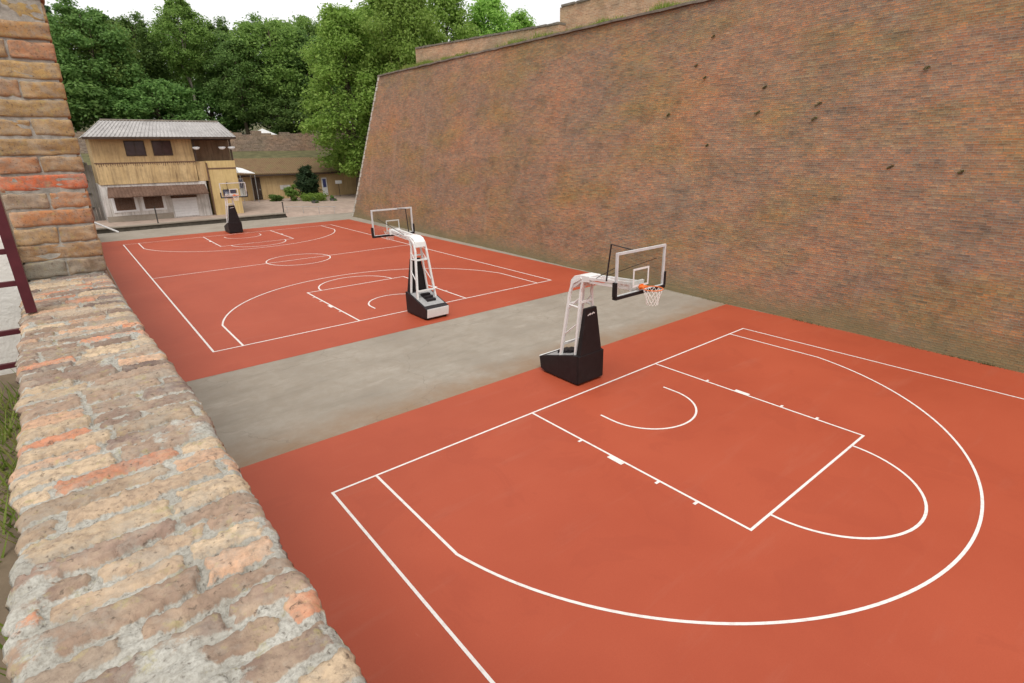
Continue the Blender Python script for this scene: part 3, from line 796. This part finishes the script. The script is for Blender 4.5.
    for col_i, sg in ((0, -1), (nx-1, 1)):      # broken sides going down
        prev = idx[:, col_i]
        for k in range(1, 16):
            zd = .022*k
            y_ = yy; x_ = XX[:, col_i]+sg*(.003*vnoise(yy, yy*0+zd, 50+sg, 24)+.003*vnoise(yy, yy*0+zd*1.5, 52+sg, 9))-sg*.004*k*(0 if sg > 0 else 1)
            course = (np.floor(zd/.085)).astype(int); jm = ((zd % .085) < .02)
            bt = ((yy+course*.13)/.28).astype(int)
            verts.append(np.stack([x_-sg*(.012 if jm else 0), y_, ZL-zd+H[:, col_i]*.5], -1))
            new = base+np.arange(nyy); base += nyy
            q = np.stack([prev[:-1], prev[1:], new[1:], new[:-1]], -1); quads.append(q if sg < 0 else q[:, ::-1]); prev = new
            tl.append(np.array([TONES[(abs(b)*7+course*3) % 6] for b in bt])); ml.append(np.full(nyy, .1 if jm else 1.))
    v = np.concatenate(verts); v = v-np.array([-2.8, -7, 0]); q = np.concatenate(quads)
    o = np_mesh('brick_top', v, q, M['worn'], r)
    me = o.data; me.polygons.foreach_set('use_smooth', [True]*len(me.polygons))
    ta = me.attributes.new('tone', 'FLOAT_COLOR', 'POINT'); tt = np.concatenate(tl); ta.data.foreach_set('color', np.concatenate([tt, np.ones((len(tt), 1))], 1).astype(np.float32).ravel())
    ma = me.attributes.new('mask', 'FLOAT', 'POINT'); ma.data.foreach_set('value', np.concatenate(ml).astype(np.float32))
    return r
ledge = make_ledge()
# the battered wall that carries the ledge, down to the court
wb = MB(); n = 40
for k in range(n):
    y0, y1 = -45+90*k/n, -45+90*(k+1)/n
    wb.hexa([(-3.0+2.8, y0+7, -.05), (-1.55+2.8, y0+7, -.05), (-1.55+2.8, y1+7, -.05), (-3.0+2.8, y1+7, -.05),
             (-3.0+2.8, y0+7, 5.20), (-2.60+2.8, y0+7, 5.20), (-2.60+2.8, y1+7, 5.20), (-3.0+2.8, y1+7, 5.20)])
box_uv(wb.build('wall_face', M['retain'], ledge))
cc_ = MB()
for y0, y1 in ((-45, -11.0), (-4.30, 45)): cc_.box(-3.03+2.8, -2.62+2.8, y0+7, y1+7, 5.202, 5.49)
box_uv(cc_.build('rough_top', M['retain'], ledge))

# ------------------------------------------------------------------ brick pier
def make_pier():
    px0, px1, py0, py1 = -3.035, -2.628, -4.727, -4.30
    r = empty('brick_pier', (-2.83, -4.51, ZL)); tag(r, 'square brick pier cut by the left edge, standing on the worn wall top', 'pier')
    ox, oy = -2.83, -4.51
    rows = [  # tones right to left: stretcher row (one long brick) or header row (two short ones)
        [(.17, .115, .08), (.20, .17, .14)], [(.27, .145, .07)], [(.27, .155, .085), (.33, .20, .105)], [(.33, .135, .06)],
        [(.34, .15, .075), (.27, .185, .135)], [(.46, .105, .045)], [(.26, .15, .08), (.30, .13, .065)], [(.28, .165, .075)],
        [(.31, .185, .085), (.33, .195, .09)], [(.27, .165, .075)], [(.33, .185, .075), (.31, .165, .09)], [(.34, .205, .085)],
        [(.36, .165, .09), (.31, .19, .10)], [(.30, .155, .065)], [(.33, .21, .08), (.25, .17, .10)], [(.25, .15, .075)]]
    while len(rows) < 23: rows.append(rows[6+(len(rows) % 8)])
    ch = .1052; V = []; Q = []; T = []; r0 = np.random.default_rng(5); base = 0
    nb = 0
    def brick(x0, x1, y0, y1, z0, z1, tone):
        nonlocal base, nb
        nb += 1
        bm = bmesh.new(); bmesh.ops.create_cube(bm, size=1)
        bmesh.ops.bevel(bm, geom=bm.edges[:], offset=.03, segments=1, affect='EDGES', clamp_overlap=True)
        bmesh.ops.subdivide_edges(bm, edges=bm.edges[:], cuts=5, use_grid_fill=True)
        c = np.array([v.co[:] for v in bm.verts]); f = [[v.index for v in fa.verts] for fa in bm.faces]; bm.free()
        sx, sy, sz = x1-x0, y1-y0, z1-z0
        # bevel stays the same size on every axis
        def ax(t, s):
            e = .5-np.abs(t); e2 = np.where(e < .03, e*(.006/.03)/s, .006/s+(e-.03)*(.5-.006/s)/.47); return np.sign(t)*(.5-e2)
        p = np.stack([x0+sx/2+ax(c[:, 0], sx)*sx, y0+sy/2+ax(c[:, 1], sy)*sy, z0+sz/2+ax(c[:, 2], sz)*sz], 1)
        p[:, 1] += .005*vnoise(p[:, 0]+nb, p[:, 2], 60, 30)+.005*vnoise(p[:, 0], p[:, 2]+nb, 61, 80)
        p[:, 2] += .005*vnoise(p[:, 0]+nb*3, p[:, 1], 62, 22); p[:, 0] += .004*vnoise(p[:, 2]+nb, p[:, 1], 63, 25)+.032*(p[:, 2]-ZL)
        V.append(p); Q.extend([[i+base for i in q] for q in f]); base += len(p); T.append(np.tile(np.array(tone)*r0.uniform(.92, 1.08), (len(p), 1)))
    for k, tn in enumerate(rows):
        z0 = ZL+.006+k*ch; z1 = z0+ch-.011; j = lambda: float(r0.uniform(-.006, .006))
        st = len(tn) == 1
        xm = (px0+px1)/2+j()*2
        xs = [(px1+j(), px0+j())] if st else [(px1+j(), xm+.005), (xm-.005, px0+j())]
        for q, (b, a) in enumerate(xs):
            t = tn[min(q, len(tn)-1)] if q < len(tn) else TONES[(k*3+q) % 6]
            t = tuple(min(.62, q_*w_) for q_, w_ in zip(t, (1.28, 1.36, 1.30))); dj = j()*1.2
            brick(a, b, py0+dj, py0+.14, z0+j()*.5, z1+j()*.5, t)
        for q in range(2):   # the back half and the flank, simpler bond
            a = py0+.15+q*.14
            brick(px0+.02, px1-.21, a, a+.128, z0, z1, TONES[(k+q) % 6]); brick(px1-.20, px1+j(), a, a+.128, z0, z1, TONES[(k*2+q+1) % 6])
    v = np.concatenate(V)-np.array([ox, oy, ZL]); tt = np.concatenate(T)
    me = bpy.data.meshes.new('bricks'); me.from_pydata(v.tolist(), [], Q); o = link('bricks', me, M['worn'], r)
    ta = me.attributes.new('tone', 'FLOAT_COLOR', 'POINT'); ta.data.foreach_set('color', np.concatenate([tt, np.ones((len(tt), 1))], 1).astype(np.float32).ravel())
    ma = me.attributes.new('mask', 'FLOAT', 'POINT'); ma.data.foreach_set('value', np.full(len(tt), 1.05, np.float32))
    me.polygons.foreach_set('use_smooth', [True]*len(me.polygons))
    mc = MB().box(px0+.016-ox, px1-.016-ox, py0+.006-oy, py1-.016-oy, -.02, ch*len(rows)-.01).build('mortar', M['piermortar'], r)
    for vv in mc.data.vertices: vv.co.x += .032*vv.co.z
    return r
make_pier()

# ------------------------------------------------------------------ left terrace, gate and whitewashed wall
tz = lambda y: np.interp(y, [-8.5, -5.3], [4.72, 4.98])
tm = MB(); ys = [-45, -8.5]+[-8.5+.2*k for k in range(1, 16)]+[-5.3, 44]; xs = [-80, -8]+[-5+.2*k for k in range(10)]+[-2.99]
tm.v = [(x, y, float(tz(y))+(.02*float(vnoise(x, y, 85, 3)) if -8 < x < -3 and -9 < y < -5 else 0)) for y in ys for x in xs]
tm.f = [(j*len(xs)+i, j*len(xs)+i+1, (j+1)*len(xs)+i+1, (j+1)*len(xs)+i) for j in range(len(ys)-1) for i in range(len(xs)-1)]
tm.build('terrain', M['earth'], smooth=True)
struct(bpy.data.objects['terrain.001'], 'bare earth and grass behind the worn wall top at the left edge', 'terrain')
gv = []; gq = []; r0 = np.random.default_rng(77)
n = 5000; gx = -3.06-r0.random(n)**1.5*1.3; gy = -9.6+r0.random(n)*4.4
keep = (vnoise(gx, gy, 80, 2.2)+.4*vnoise(gx, gy, 81, 7)) > .12; gx, gy = gx[keep], gy[keep]; n = len(gx)
an = r0.random(n)*6.28; hh = .04+.11*r0.random(n); wd = .004+.004*r0.random(n); ln = hh*.7
p = np.stack([gx, gy, tz(gy)-.01], 1); sd_ = np.stack([np.cos(an), np.sin(an), an*0], 1)*wd[:, None]
tp = p+np.stack([-np.sin(an)*ln, np.cos(an)*ln, hh], 1)
gv = np.stack([p-sd_, p+sd_, tp+sd_*.15, tp-sd_*.15], 1).reshape(-1, 3)
tag(np_mesh('grass', gv, np.arange(4*n).reshape(-1, 4), M['grass']), 'patchy green grass beside the worn wall at the lower left edge', 'grass', kind='stuff')

gt = empty('metal_gate', (-3.0, -5.7, 4.62)); tag(gt, 'maroon metal gate with horizontal bars at the left edge, beside the brick pier', 'gate')
MB().tube([(.004, 0, .885), (.004, 0, 2.1)], .021, square=True).build('post', M['maroon'], gt)
MB().tube([(-.20, 0, .63), (-.20, 0, .94)], .015, square=True).build('post', M['maroon'], gt)
MB().tube([(-1.3, 0, 0), (-1.3, 0, 2.1)], .017, square=True).build('post', M['maroon'], gt)
for z in (1.19, 1.035): MB().tube([(-1.29, 0, z), (-.012, 0, z)], .012, square=True).build('rail', M['maroon'], gt)
for z in (.80, .635): MB().tube([(-1.29, 0, z), (-.05, 0, z)], .012, square=True).build('rail', M['maroon'], gt)
ww = MB().box(-5.2, -3.045, -4.86, -4.45, 4.60, 5.80).build('low_wall', M['whitewash'], None, bevel=.02)
tag(ww, 'whitewashed low wall seen through the bars of the maroon gate', 'wall')
bw = MB().box(-6.2, -3.06, -4.40, -4.1, 4.60, 6.55).build('rendered_wall', M['beige'], None, bevel=.02)
tag(bw, 'beige rendered wall behind the whitewashed low wall at the left edge', 'wall')

# ------------------------------------------------------------------ the ochre house
ZH = .40
kerb = MB().hexa([(-1.6, 47.3, -.05), (14.0, 48.2, -.05), (14.0, 48.6, -.05), (-1.6, 47.7, -.05), (-1.6, 47.3, .33), (14.0, 48.2, .30), (14.0, 48.6, .30), (-1.6, 47.7, .33)]).build('kerb_wall', M['shadestone'])
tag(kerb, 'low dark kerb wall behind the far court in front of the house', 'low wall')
MB().hexa([(-1.65, 47.22, .332), (14.05, 48.12, .302), (14.05, 48.7, .302), (-1.65, 47.8, .332), (-1.65, 47.22, .43), (14.05, 48.12, .40), (14.05, 48.7, .40), (-1.65, 47.8, .43)]).build('coping', M['concrete'], kerb)
pv = MB().poly([(-14, 47.6, ZH), (14.0, 48.5, ZH-.02), (14.0, 72, .9), (-14, 72, .75), (15.4, 47.4, .006), (40, 46.0, .006), (40, 56, .55), (60, 72, .9), (14.0, 47.55, -.05)], [(0, 1, 2, 3), (1, 4, 5, 6), (1, 6, 7, 2), (8, 4, 1)]).build('forecourt', M['paving'])
struct(pv, 'pinkish paved forecourt around the ochre house', 'pavement')

house = empty('ochre_house', (0, 51, 0)); tag(house, 'two storey ochre boarded house with pale grey roof behind the far court', 'house')
HX = house
MB().box(.18, 7.62, .0, 5.2, 5.36, 7.42).build('upper_wall', M['ply'], HX)
MB().hexa([(.16, -.10, 3.60), (7.55, -.10, 3.60), (7.55, 5.2, 3.60), (.16, 5.2, 3.60), (.17, -.03, 5.34), (7.60, -.03, 5.34), (7.60, 5.2, 5.34), (.17, 5.2, 5.34)]).build('lower_boarding', M['ply_low'], HX)
sm = MB().box(.14, 7.64, -.07, -.032, 5.31, 5.39)
for k in range(46): sm.box(.25+k*.16, .25+k*.16+.045, -.055, -.036, 5.31-rnd.uniform(.05, .30), 5.309)
sm.build('seam_trim', M['shutter'], HX)
MB().box(.08, 8.15, -.02, 5.2, .4, 3.58).build('ground_wall', M['housewhite'], HX)
MB().box(.06, 5.0, -.05, -.022, .40, .95).build('plinth', M['concrete'], HX)
for a, b in ((2.51, 3.98), (4.52, 5.99)):
    wn = MB()
    wn.box(a, b, -.05, -.004, 5.90, 5.98); wn.box(a, b, -.05, -.004, 7.08, 7.16); wn.box(a, a+.07, -.05, -.004, 5.98, 7.08); wn.box(b-.07, b, -.05, -.004, 5.98, 7.08); wn.box((a+b)/2-.03, (a+b)/2+.03, -.045, -.004, 5.98, 7.08)
    wo = wn.build('window', M['darkwood'], HX)
    MB().box(a+.07, b-.07, -.022, -.006, 5.98, 7.08).build('pane', M['pane'], wo)
# tower bay with the open porch above
MB().box(8.42, 10.86, -.30, 5.2, .4, 5.36).build('stair_bay', M['yellow'], HX)
MB().box(7.64, 8.40, .02, 5.2, 3.6, 5.34).build('bay_infill', M['ply_low'], HX)
MB().box(7.64, 10.86, .9, 5.2, 5.362, 7.40).build('porch_back', M['porchwood'], HX)
MB().box(8.40, 10.88, -.33, -.302, 4.62, 4.74).build('bay_seam', M['shutter'], HX)
for x in (7.70, 10.74): MB().box(x-.07, x+.07, -.26, -.12, 5.364, 7.30).build('porch_post', M['darkwood'], HX)
MB().box(7.64, 10.86, -.28, -.18, 7.18, 7.32).build('porch_beam', M['darkwood'], HX)
MB().tube([(8.42, -.36, 5.2), (8.36, -.36, .5)], .06, 8).build('downpipe', M['shutter'], HX)
# ground floor: awning, shutters, garage door
MB().hexa([(.40, -1.15, 2.55), (8.0, -1.15, 2.50), (8.0, -.03, 3.22), (.60, -.03, 3.30), (.40, -1.15, 2.63), (8.0, -1.15, 2.58), (8.0, -.03, 3.32), (.60, -.03, 3.40)]).build('awning_roof', M['roofbrown'], HX)
for a, b in ((.85, 2.26), (2.95, 4.36)):
    s = MB()
    n = 12
    for k in range(n): s.hexa([(a+.06, -.10, 1.50+k*.085), (b-.06, -.10, 1.50+k*.085), (b-.06, -.045, 1.50+k*.085), (a+.06, -.045, 1.50+k*.085), (a+.06, -.075, 1.57+k*.085), (b-.06, -.075, 1.57+k*.085), (b-.06, -.03, 1.57+k*.085), (a+.06, -.03, 1.57+k*.085)])
    s.box(a, b, -.11, -.022, 1.42, 1.50); s.box(a, b, -.11, -.022, 2.525, 2.60); s.box(a, a+.06, -.11, -.022, 1.50, 2.525); s.box(b-.06, b, -.11, -.022, 1.50, 2.525)
    so_ = s.build('shutter', M['shutter'], HX)
    f_ = MB()
    for q0, q1, z0, z1 in ((a-.22, a-.004, 1.25, 2.62), (b+.004, b+.22, 1.25, 2.62), (a-.004, b+.004, 1.25, 1.416)): f_.box(q0, q1, -.09, -.024, z0, z1)
    f_.build('surround', M['canvas'], so_)
gd = MB()
for k in range(7): gd.box(5.12, 7.05, -.07, -.024, .55+k*.235, .55+k*.235+.222)
gdo = gd.build('garage_door', M['canvas'], HX)
MB().box(5.05, 7.12, -.16, -.072, 2.20, 2.42).build('door_header', M['roofbrown'], gdo)
# hipped pale roof
e0, e1, ye0, ye1, ze = -.26, 11.2, -.85, 6.1, 7.44
r0_, r1_, yr, zr = 1.45, 10.7, 2.7, 8.86
rf = MB().poly([(e0, ye0, ze), (e1, ye0, ze-.03), (e1, ye1, ze), (e0, ye1, ze), (r0_, yr, zr), (r1_, yr, zr)], [(0, 1, 5, 4), (1, 2, 5), (2, 3, 4, 5), (3, 0, 4), (3, 2, 1, 0)]).build('roof', M['roofgrey'], HX)
rs = MB(); nseg = 38
for k in range(nseg+1):     # standing ribs of the sheets
    f = k/nseg; xe = e0+(e1-e0)*f; xr_ = r0_+(r1_-r0_)*f
    rs.tube([(xe, ye0, ze+.02), (xr_, yr, zr+.02)], .035, 5)
rs.build('roof_rib', M['roofgrey'], rf)
MB().tube([(r0_, yr, zr+.04), (r1_, yr, zr+.04)], .09, 8).build('ridge', M['coping'], rf)
MB().box(e0, e1, ye0-.06, ye0-.004, ze-.17, ze+.015).build('gutter', M['darkwood'], rf)
for x, y, lb in ((7.86, 51-.33, 'small white bundle hanging at the left of the dark upper porch'), (10.0, 51-.33, 'small white bundle hanging in the dark upper porch, middle of three'), (10.80, 51-.36, 'small white bundle hanging at the right corner of the dark upper porch')):
    bn = MB().tube([(x-.30, y, 6.56), (x-.16, y-.02, 6.50), (x, y, 6.48), (x+.16, y-.02, 6.51), (x+.28, y, 6.56)], [.05, .12, .14, .12, .05], 8).build('cloth_bundle', M['canvas'], None, smooth=True)
    tag(bn, lb, 'cloth', 'white bundles in the upper porch')
ps = MB().box(9.35, 10.5, 50.66, 50.69, 1.95, 2.75).build('wall_poster', M['poster']); tag(ps, 'dark poster on the yellow bay behind the farthest hoop', 'poster')
MB().box(10.0, 10.45, 50.652, 50.658, 2.0, 2.35).build('red_patch', plain('poster_red', (.45, .10, .06), .6), ps)
MB().box(9.5, 9.85, 50.652, 50.658, 2.2, 2.55).build('pale_patch', plain('poster_pale', (.25, .26, .35), .6), ps)
# timber lean-to on the left of the house
sh = empty('timber_shed', (-2.2, 53, ZH)); tag(sh, 'weathered grey timber lean-to between the pier and the ochre house', 'shed')
pl = MB()
for k in range(18): pl.box(-2.2+k*.245, -2.2+k*.245+.225, -.02, .03+.01*(k % 3), -.4, 4.9+.15*math.sin(k*1.7))
pl.build('plank_wall', M['greywood'], sh)
MB().hexa([(-2.4, -.6, 5.0), (1.75, -.6, 5.0), (1.75, 2, 5.7), (-2.4, 2, 5.7), (-2.4, -.6, 5.08), (1.75, -.6, 5.08), (1.75, 2, 5.78), (-2.4, 2, 5.78)]).build('roof', M['greywood'], sh)
for z in (1.2, 2.4, 3.5): MB().tube([(-2.2, -.07, z), (1.7, -.07, z+.05)], .045, square=True).build('rail', M['steel'], sh)
pole = MB().tube([(-1.05, 47.0, .95), (.35, 46.8, .06)], .07, 8).build('white_pole', M['canvas']); tag(pole, 'white pole leaning over the kerb beside the brick pier', 'pole')
for x, y, h, lb in ((3.3, 47.78, 1.15, 'dark metal post on the kerb in front of the shuttered windows'), (13.95, 48.45, .75, 'short dark post at the right end of the kerb')):
    po = MB().tube([(x, y, .41), (x, y, .62+h)], .045, square=True).build('kerb_post', M['steel']); tag(po, lb, 'post', 'posts on the kerb')
    MB().box(x-.07, x+.07, y-.07, y+.07, .62+h, .66+h).build('cap', M['steel'], po)
# low rail from the end post to the bastion corner
fr = empty('low_railing', (14.1, 48.5, 0)); tag(fr, 'thin low railing between the kerb end and the bastion corner', 'railing')
MB().tube([(0, 0, .95), (4.6, -1.5, .72)], .022, 6).build('rail', M['grey_steel'], fr)
for k in range(4): MB().tube([(.2+k*1.4, -.07-k*.45, .05), (.2+k*1.4, -.07-k*.45, .94-k*.06)], .02, 6).build('post', M['grey_steel'], fr)

# ------------------------------------------------------------------ ochre range on the right, terrace and rubble wall
rg = empty('ochre_outbuilding', (19.5, 62, .5)); tag(rg, 'long low ochre outbuilding with mossy tiled lean-to roof under the rubble wall', 'building')
MB().box(-7.5, 10.5, 0, 3.6, -.2, 3.2).build('wall', M['ochre'], rg)
MB().hexa([(-8, -.55, 3.10), (11, -.55, 2.95), (11, 4.2, 4.62), (-8, 4.2, 4.72), (-8, -.55, 3.22), (11, -.55, 3.07), (11, 4.2, 4.76), (-8, 4.2, 4.86)]).build('roof', M['rooftile'], rg)
MB().box(-8, 11, -.62, -.552, 2.88, 3.05).build('eaves_board', M['darkwood'], rg)
dr = MB().box(-4.62, -3.75, -.08, -.004, .25, 2.75).build('door', M['darkwood'], rg)
MB().box(-3.95, -3.89, -.13, -.082, 1.3, 1.45).build('handle', M['grey_steel'], dr)
for a, b, z0, z1 in ((-6.1, -5.55, .75, 2.75), (3.45, 4.1, .3, 2.40)):
    wf = MB().box(a, b, -.10, -.004, z0, z1).build('window', M['canvas'], rg)
    MB().box(a+.12, b-.12, -.125, -.102, z0+(z1-z0)*.45, z1-.15).build('pane', M['signblue'], wf)
MB().box(-1.6, -.4, -.05, -.004, 1.25, 1.75).build('wall_plate', M['housewhite'], rg)
ws = empty('white_sign', (24.5, 60.4, .55)); tag(ws, 'small white sign board on a post by the ochre outbuilding', 'sign')
MB().tube([(0, 0, 0), (0, 0, 1.9)], .035, 6).build('post', M['steel'], ws); MB().box(-.42, .42, -.06, -.03, 1.62, 2.02).build('board', M['canvas'], ws)
cn = empty('white_canopy', (13.9, 60.2, .55)); tag(cn, 'white canopy beside the right edge of the ochre house', 'canopy')
MB().hexa([(-.9, -1.0, 3.36), (.75, -1.0, 3.22), (.75, 1.0, 3.22), (-.9, 1.0, 3.36), (-.9, -1.0, 3.42), (.75, -1.0, 3.28), (-.1, .6, 3.80), (-.8, .6, 3.95)]).build('cloth', M['canvas'], cn)
for x, y in ((-.8, -.9), (.7, -.9), (-.8, .9), (.7, .9)): MB().tube([(x, y, 0), (x, y, 3.1)], .03, 6).build('leg', M['grey_steel'], cn)

# grassy shelf above the outbuilding
sf = MB().poly([(-14, 65.6, 5.0), (40, 65.6, 5.0), (40, 72.4, 6.2), (-14, 72.4, 6.2), (-14, 65.6, 0), (40, 65.6, 0)], [(0, 1, 2, 3), (4, 5, 1, 0)]).build('terrain', M['turf'])
struct(sf, 'grassy shelf between the tiled outbuilding and the rubble wall', 'terrain')
MBw = MB(); segs = 46; tops = []
for k in range(segs+1): tops.append(8.32+rnd.uniform(-.16, .14)+(.22 if k % 3 == 0 else 0))
for k in range(segs):
    x0, x1 = -14+1.2*k, -14+1.2*(k+1)
    MBw.hexa([(x0, 72.0, 5.6), (x1, 72.0, 5.6), (x1, 72.9, 5.6), (x0, 72.9, 5.6), (x0, 72.2, tops[k]), (x1, 72.2, tops[k]), (x1, 72.9, tops[k]), (x0, 72.9, tops[k])])
rw = box_uv(MBw.build('rubble_wall', M['oldstone'])); tag(rw, 'old grey brown rubble wall with ragged top below the wood', 'wall')
tn = empty('white_tent', (20.4, 74.5, 7.4)); tag(tn, 'white tent roof showing above the rubble wall', 'tent')
MB().poly([(-1.5, -1.3, .8), (1.5, -1.3, .8), (1.5, 1.3, .8), (-1.5, 1.3, .8), (0, 0, 1.62)], [(0, 1, 4), (1, 2, 4), (2, 3, 4), (3, 0, 4), (3, 2, 1, 0)]).build('cloth', M['canvas'], tn)
for x, y in ((-1.4, -1.2), (1.4, -1.2), (-1.4, 1.2), (1.4, 1.2)): MB().tube([(x, y, -.4), (x, y, .82)], .04, 6).build('leg', M['grey_steel'], tn)

# bushes in front of the outbuilding
def bush(name, x, y, z, h, rad, n, mt, label, sd, cat='bush', ls=.11):
    r = empty(name, (x, y, z)); tag(r, label, cat)
    C, S = crown_clumps(h*.12, h*.93, rad*.8, n, sd, 'round'); S = [s*1.6 for s in S]; C = [(a, b, max(.12, min(h, c))) for a, b, c in C]
    v, q = leaf_cloud(C, S, 260, ls, sd); np_mesh('foliage', v, q, M[mt], r)
    st = MB()
    for k in range(5): st.tube([(0, 0, -.05), (C[k*3 % n][0]*.5, C[k*3 % n][1]*.5, h*.4), C[(k*5+4) % n]], [.05, .03, .01], 5)
    st.build('stem', M['bark'], r); return r
bush('tall_bush', 20.4, 59.6, .55, 3.75, 1.40, 44, 'needle', 'tall dark evergreen bush in front of the ochre outbuilding', 3)
bush('round_bush', 18.1, 58.6, .55, 1.75, .80, 18, 'leaf_mid', 'small round green bush at the left foot of the tall evergreen', 4, ls=.09)
bush('low_bush', 16.6, 59.6, .55, .6, .75, 14, 'leaf_dark', 'low hedge-like bush by the dark door of the outbuilding', 5, ls=.08)
bush('ground_bush', 20.2, 57.4, .5, .6, 1.5, 22, 'leaf_light', 'bright green low planting spreading in front of the tall evergreen', 6, ls=.09)
for x, y, lb in ((19.4, 55.0, 'dark planter with clipped greenery, left of the pair on the paving'), (21.9, 56.0, 'dark planter with clipped greenery, right of the pair on the paving')):
    r = bush('planter', x, y, .45, .62, .42, 8, 'leaf_dark', lb, 8, 'planter', .07); r['group'] = 'planters on the paving'
    MB().tube([(0, 0, 0), (0, 0, .34)], [.30, .38], 14).build('pot', M['planter'], r)

# ------------------------------------------------------------------ weeds on the bastion
for y, z, s, lb in [
    (5.94, 9.47, .17, 'upper left of the three near the top'), (5.39, 8.94, .16, 'lower right of the three near the top'), (5.36, 10.52, .17, 'highest of all'),
    (2.51, 8.33, .16, 'halfway up, above a larger tuft'), (2.59, 7.42, .24, 'large, in the middle of the wall'),
    (6.96, 7.55, .19, 'leftmost of all'), (4.61, 6.23, .14, 'small, low in the middle'),
    (.29, 7.58, .24, 'upper of a close pair'), (.31, 7.10, .20, 'lower of a close pair'),
    (-2.59, 5.49, .20, 'low on the right half'), (-2.86, 8.44, .18, 'high on the right half'), (-4.53, 5.39, .18, 'nearest the right edge')]:
    x = BA+BB*y+BS*z
    v, q = leaf_cloud([(-.03, 0, 0), (-.05, .3*s, -.2*s), (-.04, -.3*s, .15*s)], [s*.34, s*.26, s*.26], 26, .024, int(y*10+200))
    o = np_mesh('weed_tuft', v, q, M['weed']); o.location = (x, y, z); tag(o, 'weed tuft on the brick bastion, '+lb, 'weed', 'weed tufts on the bastion')
# grass and weeds where walls meet ground (uncountable)
def weed_strip(name, P, dens, hmax, mat, label, seed, spread):
    r = np.random.default_rng(seed); vs = []
    P = np.asarray(P, float)
    for a, b in zip(P[:-1], P[1:]):
        L = np.linalg.norm(b-a); n = int(L*dens); f = r.random(n)
        p = a+(b-a)*f[:, None]+np.stack([r.normal(0, 1, n)*spread, r.normal(0, 1, n)*spread*.5, np.zeros(n)], 1)
        k = np.clip(vnoise(p[:, 1], p[:, 0], seed, .8)+.35*vnoise(p[:, 1], p[:, 0], seed+1, 4)+.25, 0, 1); 
        an = r.random(n)*6.28; h = hmax*(.3+.7*r.random(n))*k+.004; w = .010+.012*r.random(n); l = h*.7
        s = np.stack([np.cos(an), np.sin(an), an*0], 1)*w[:, None]
        t = p+np.stack([-np.sin(an)*l, np.cos(an)*l, h], 1)
        vs.append(np.stack([p-s, p+s, t+s*.2, t-s*.2], 1).reshape(-1, 3))
    v = np.concatenate(vs); o = np_mesh(name, v, np.arange(len(v)).reshape(-1, 4), M[mat]); return tag(o, label, 'grass', kind='stuff')
weed_strip('weeds', [(BA+BB*y-.02, y, .002) for y in (-14, -8, -4, 0, 4, 8, 14)], 90, .07, 'weed', 'thin weeds along the foot of the brick bastion', 90, .05)
weed_strip('weeds', [(wall_pt(y, 1)[0]+.50, y, wall_pt(y, 1)[1]+.09) for y in (-4, 2, 8, 14, 20, 26, 32, 38)], 420, .42, 'grass', 'ragged grass along the top of the bastion below the parapets', 92, .28)

for o_ in (g,): o_.location.z = -.0
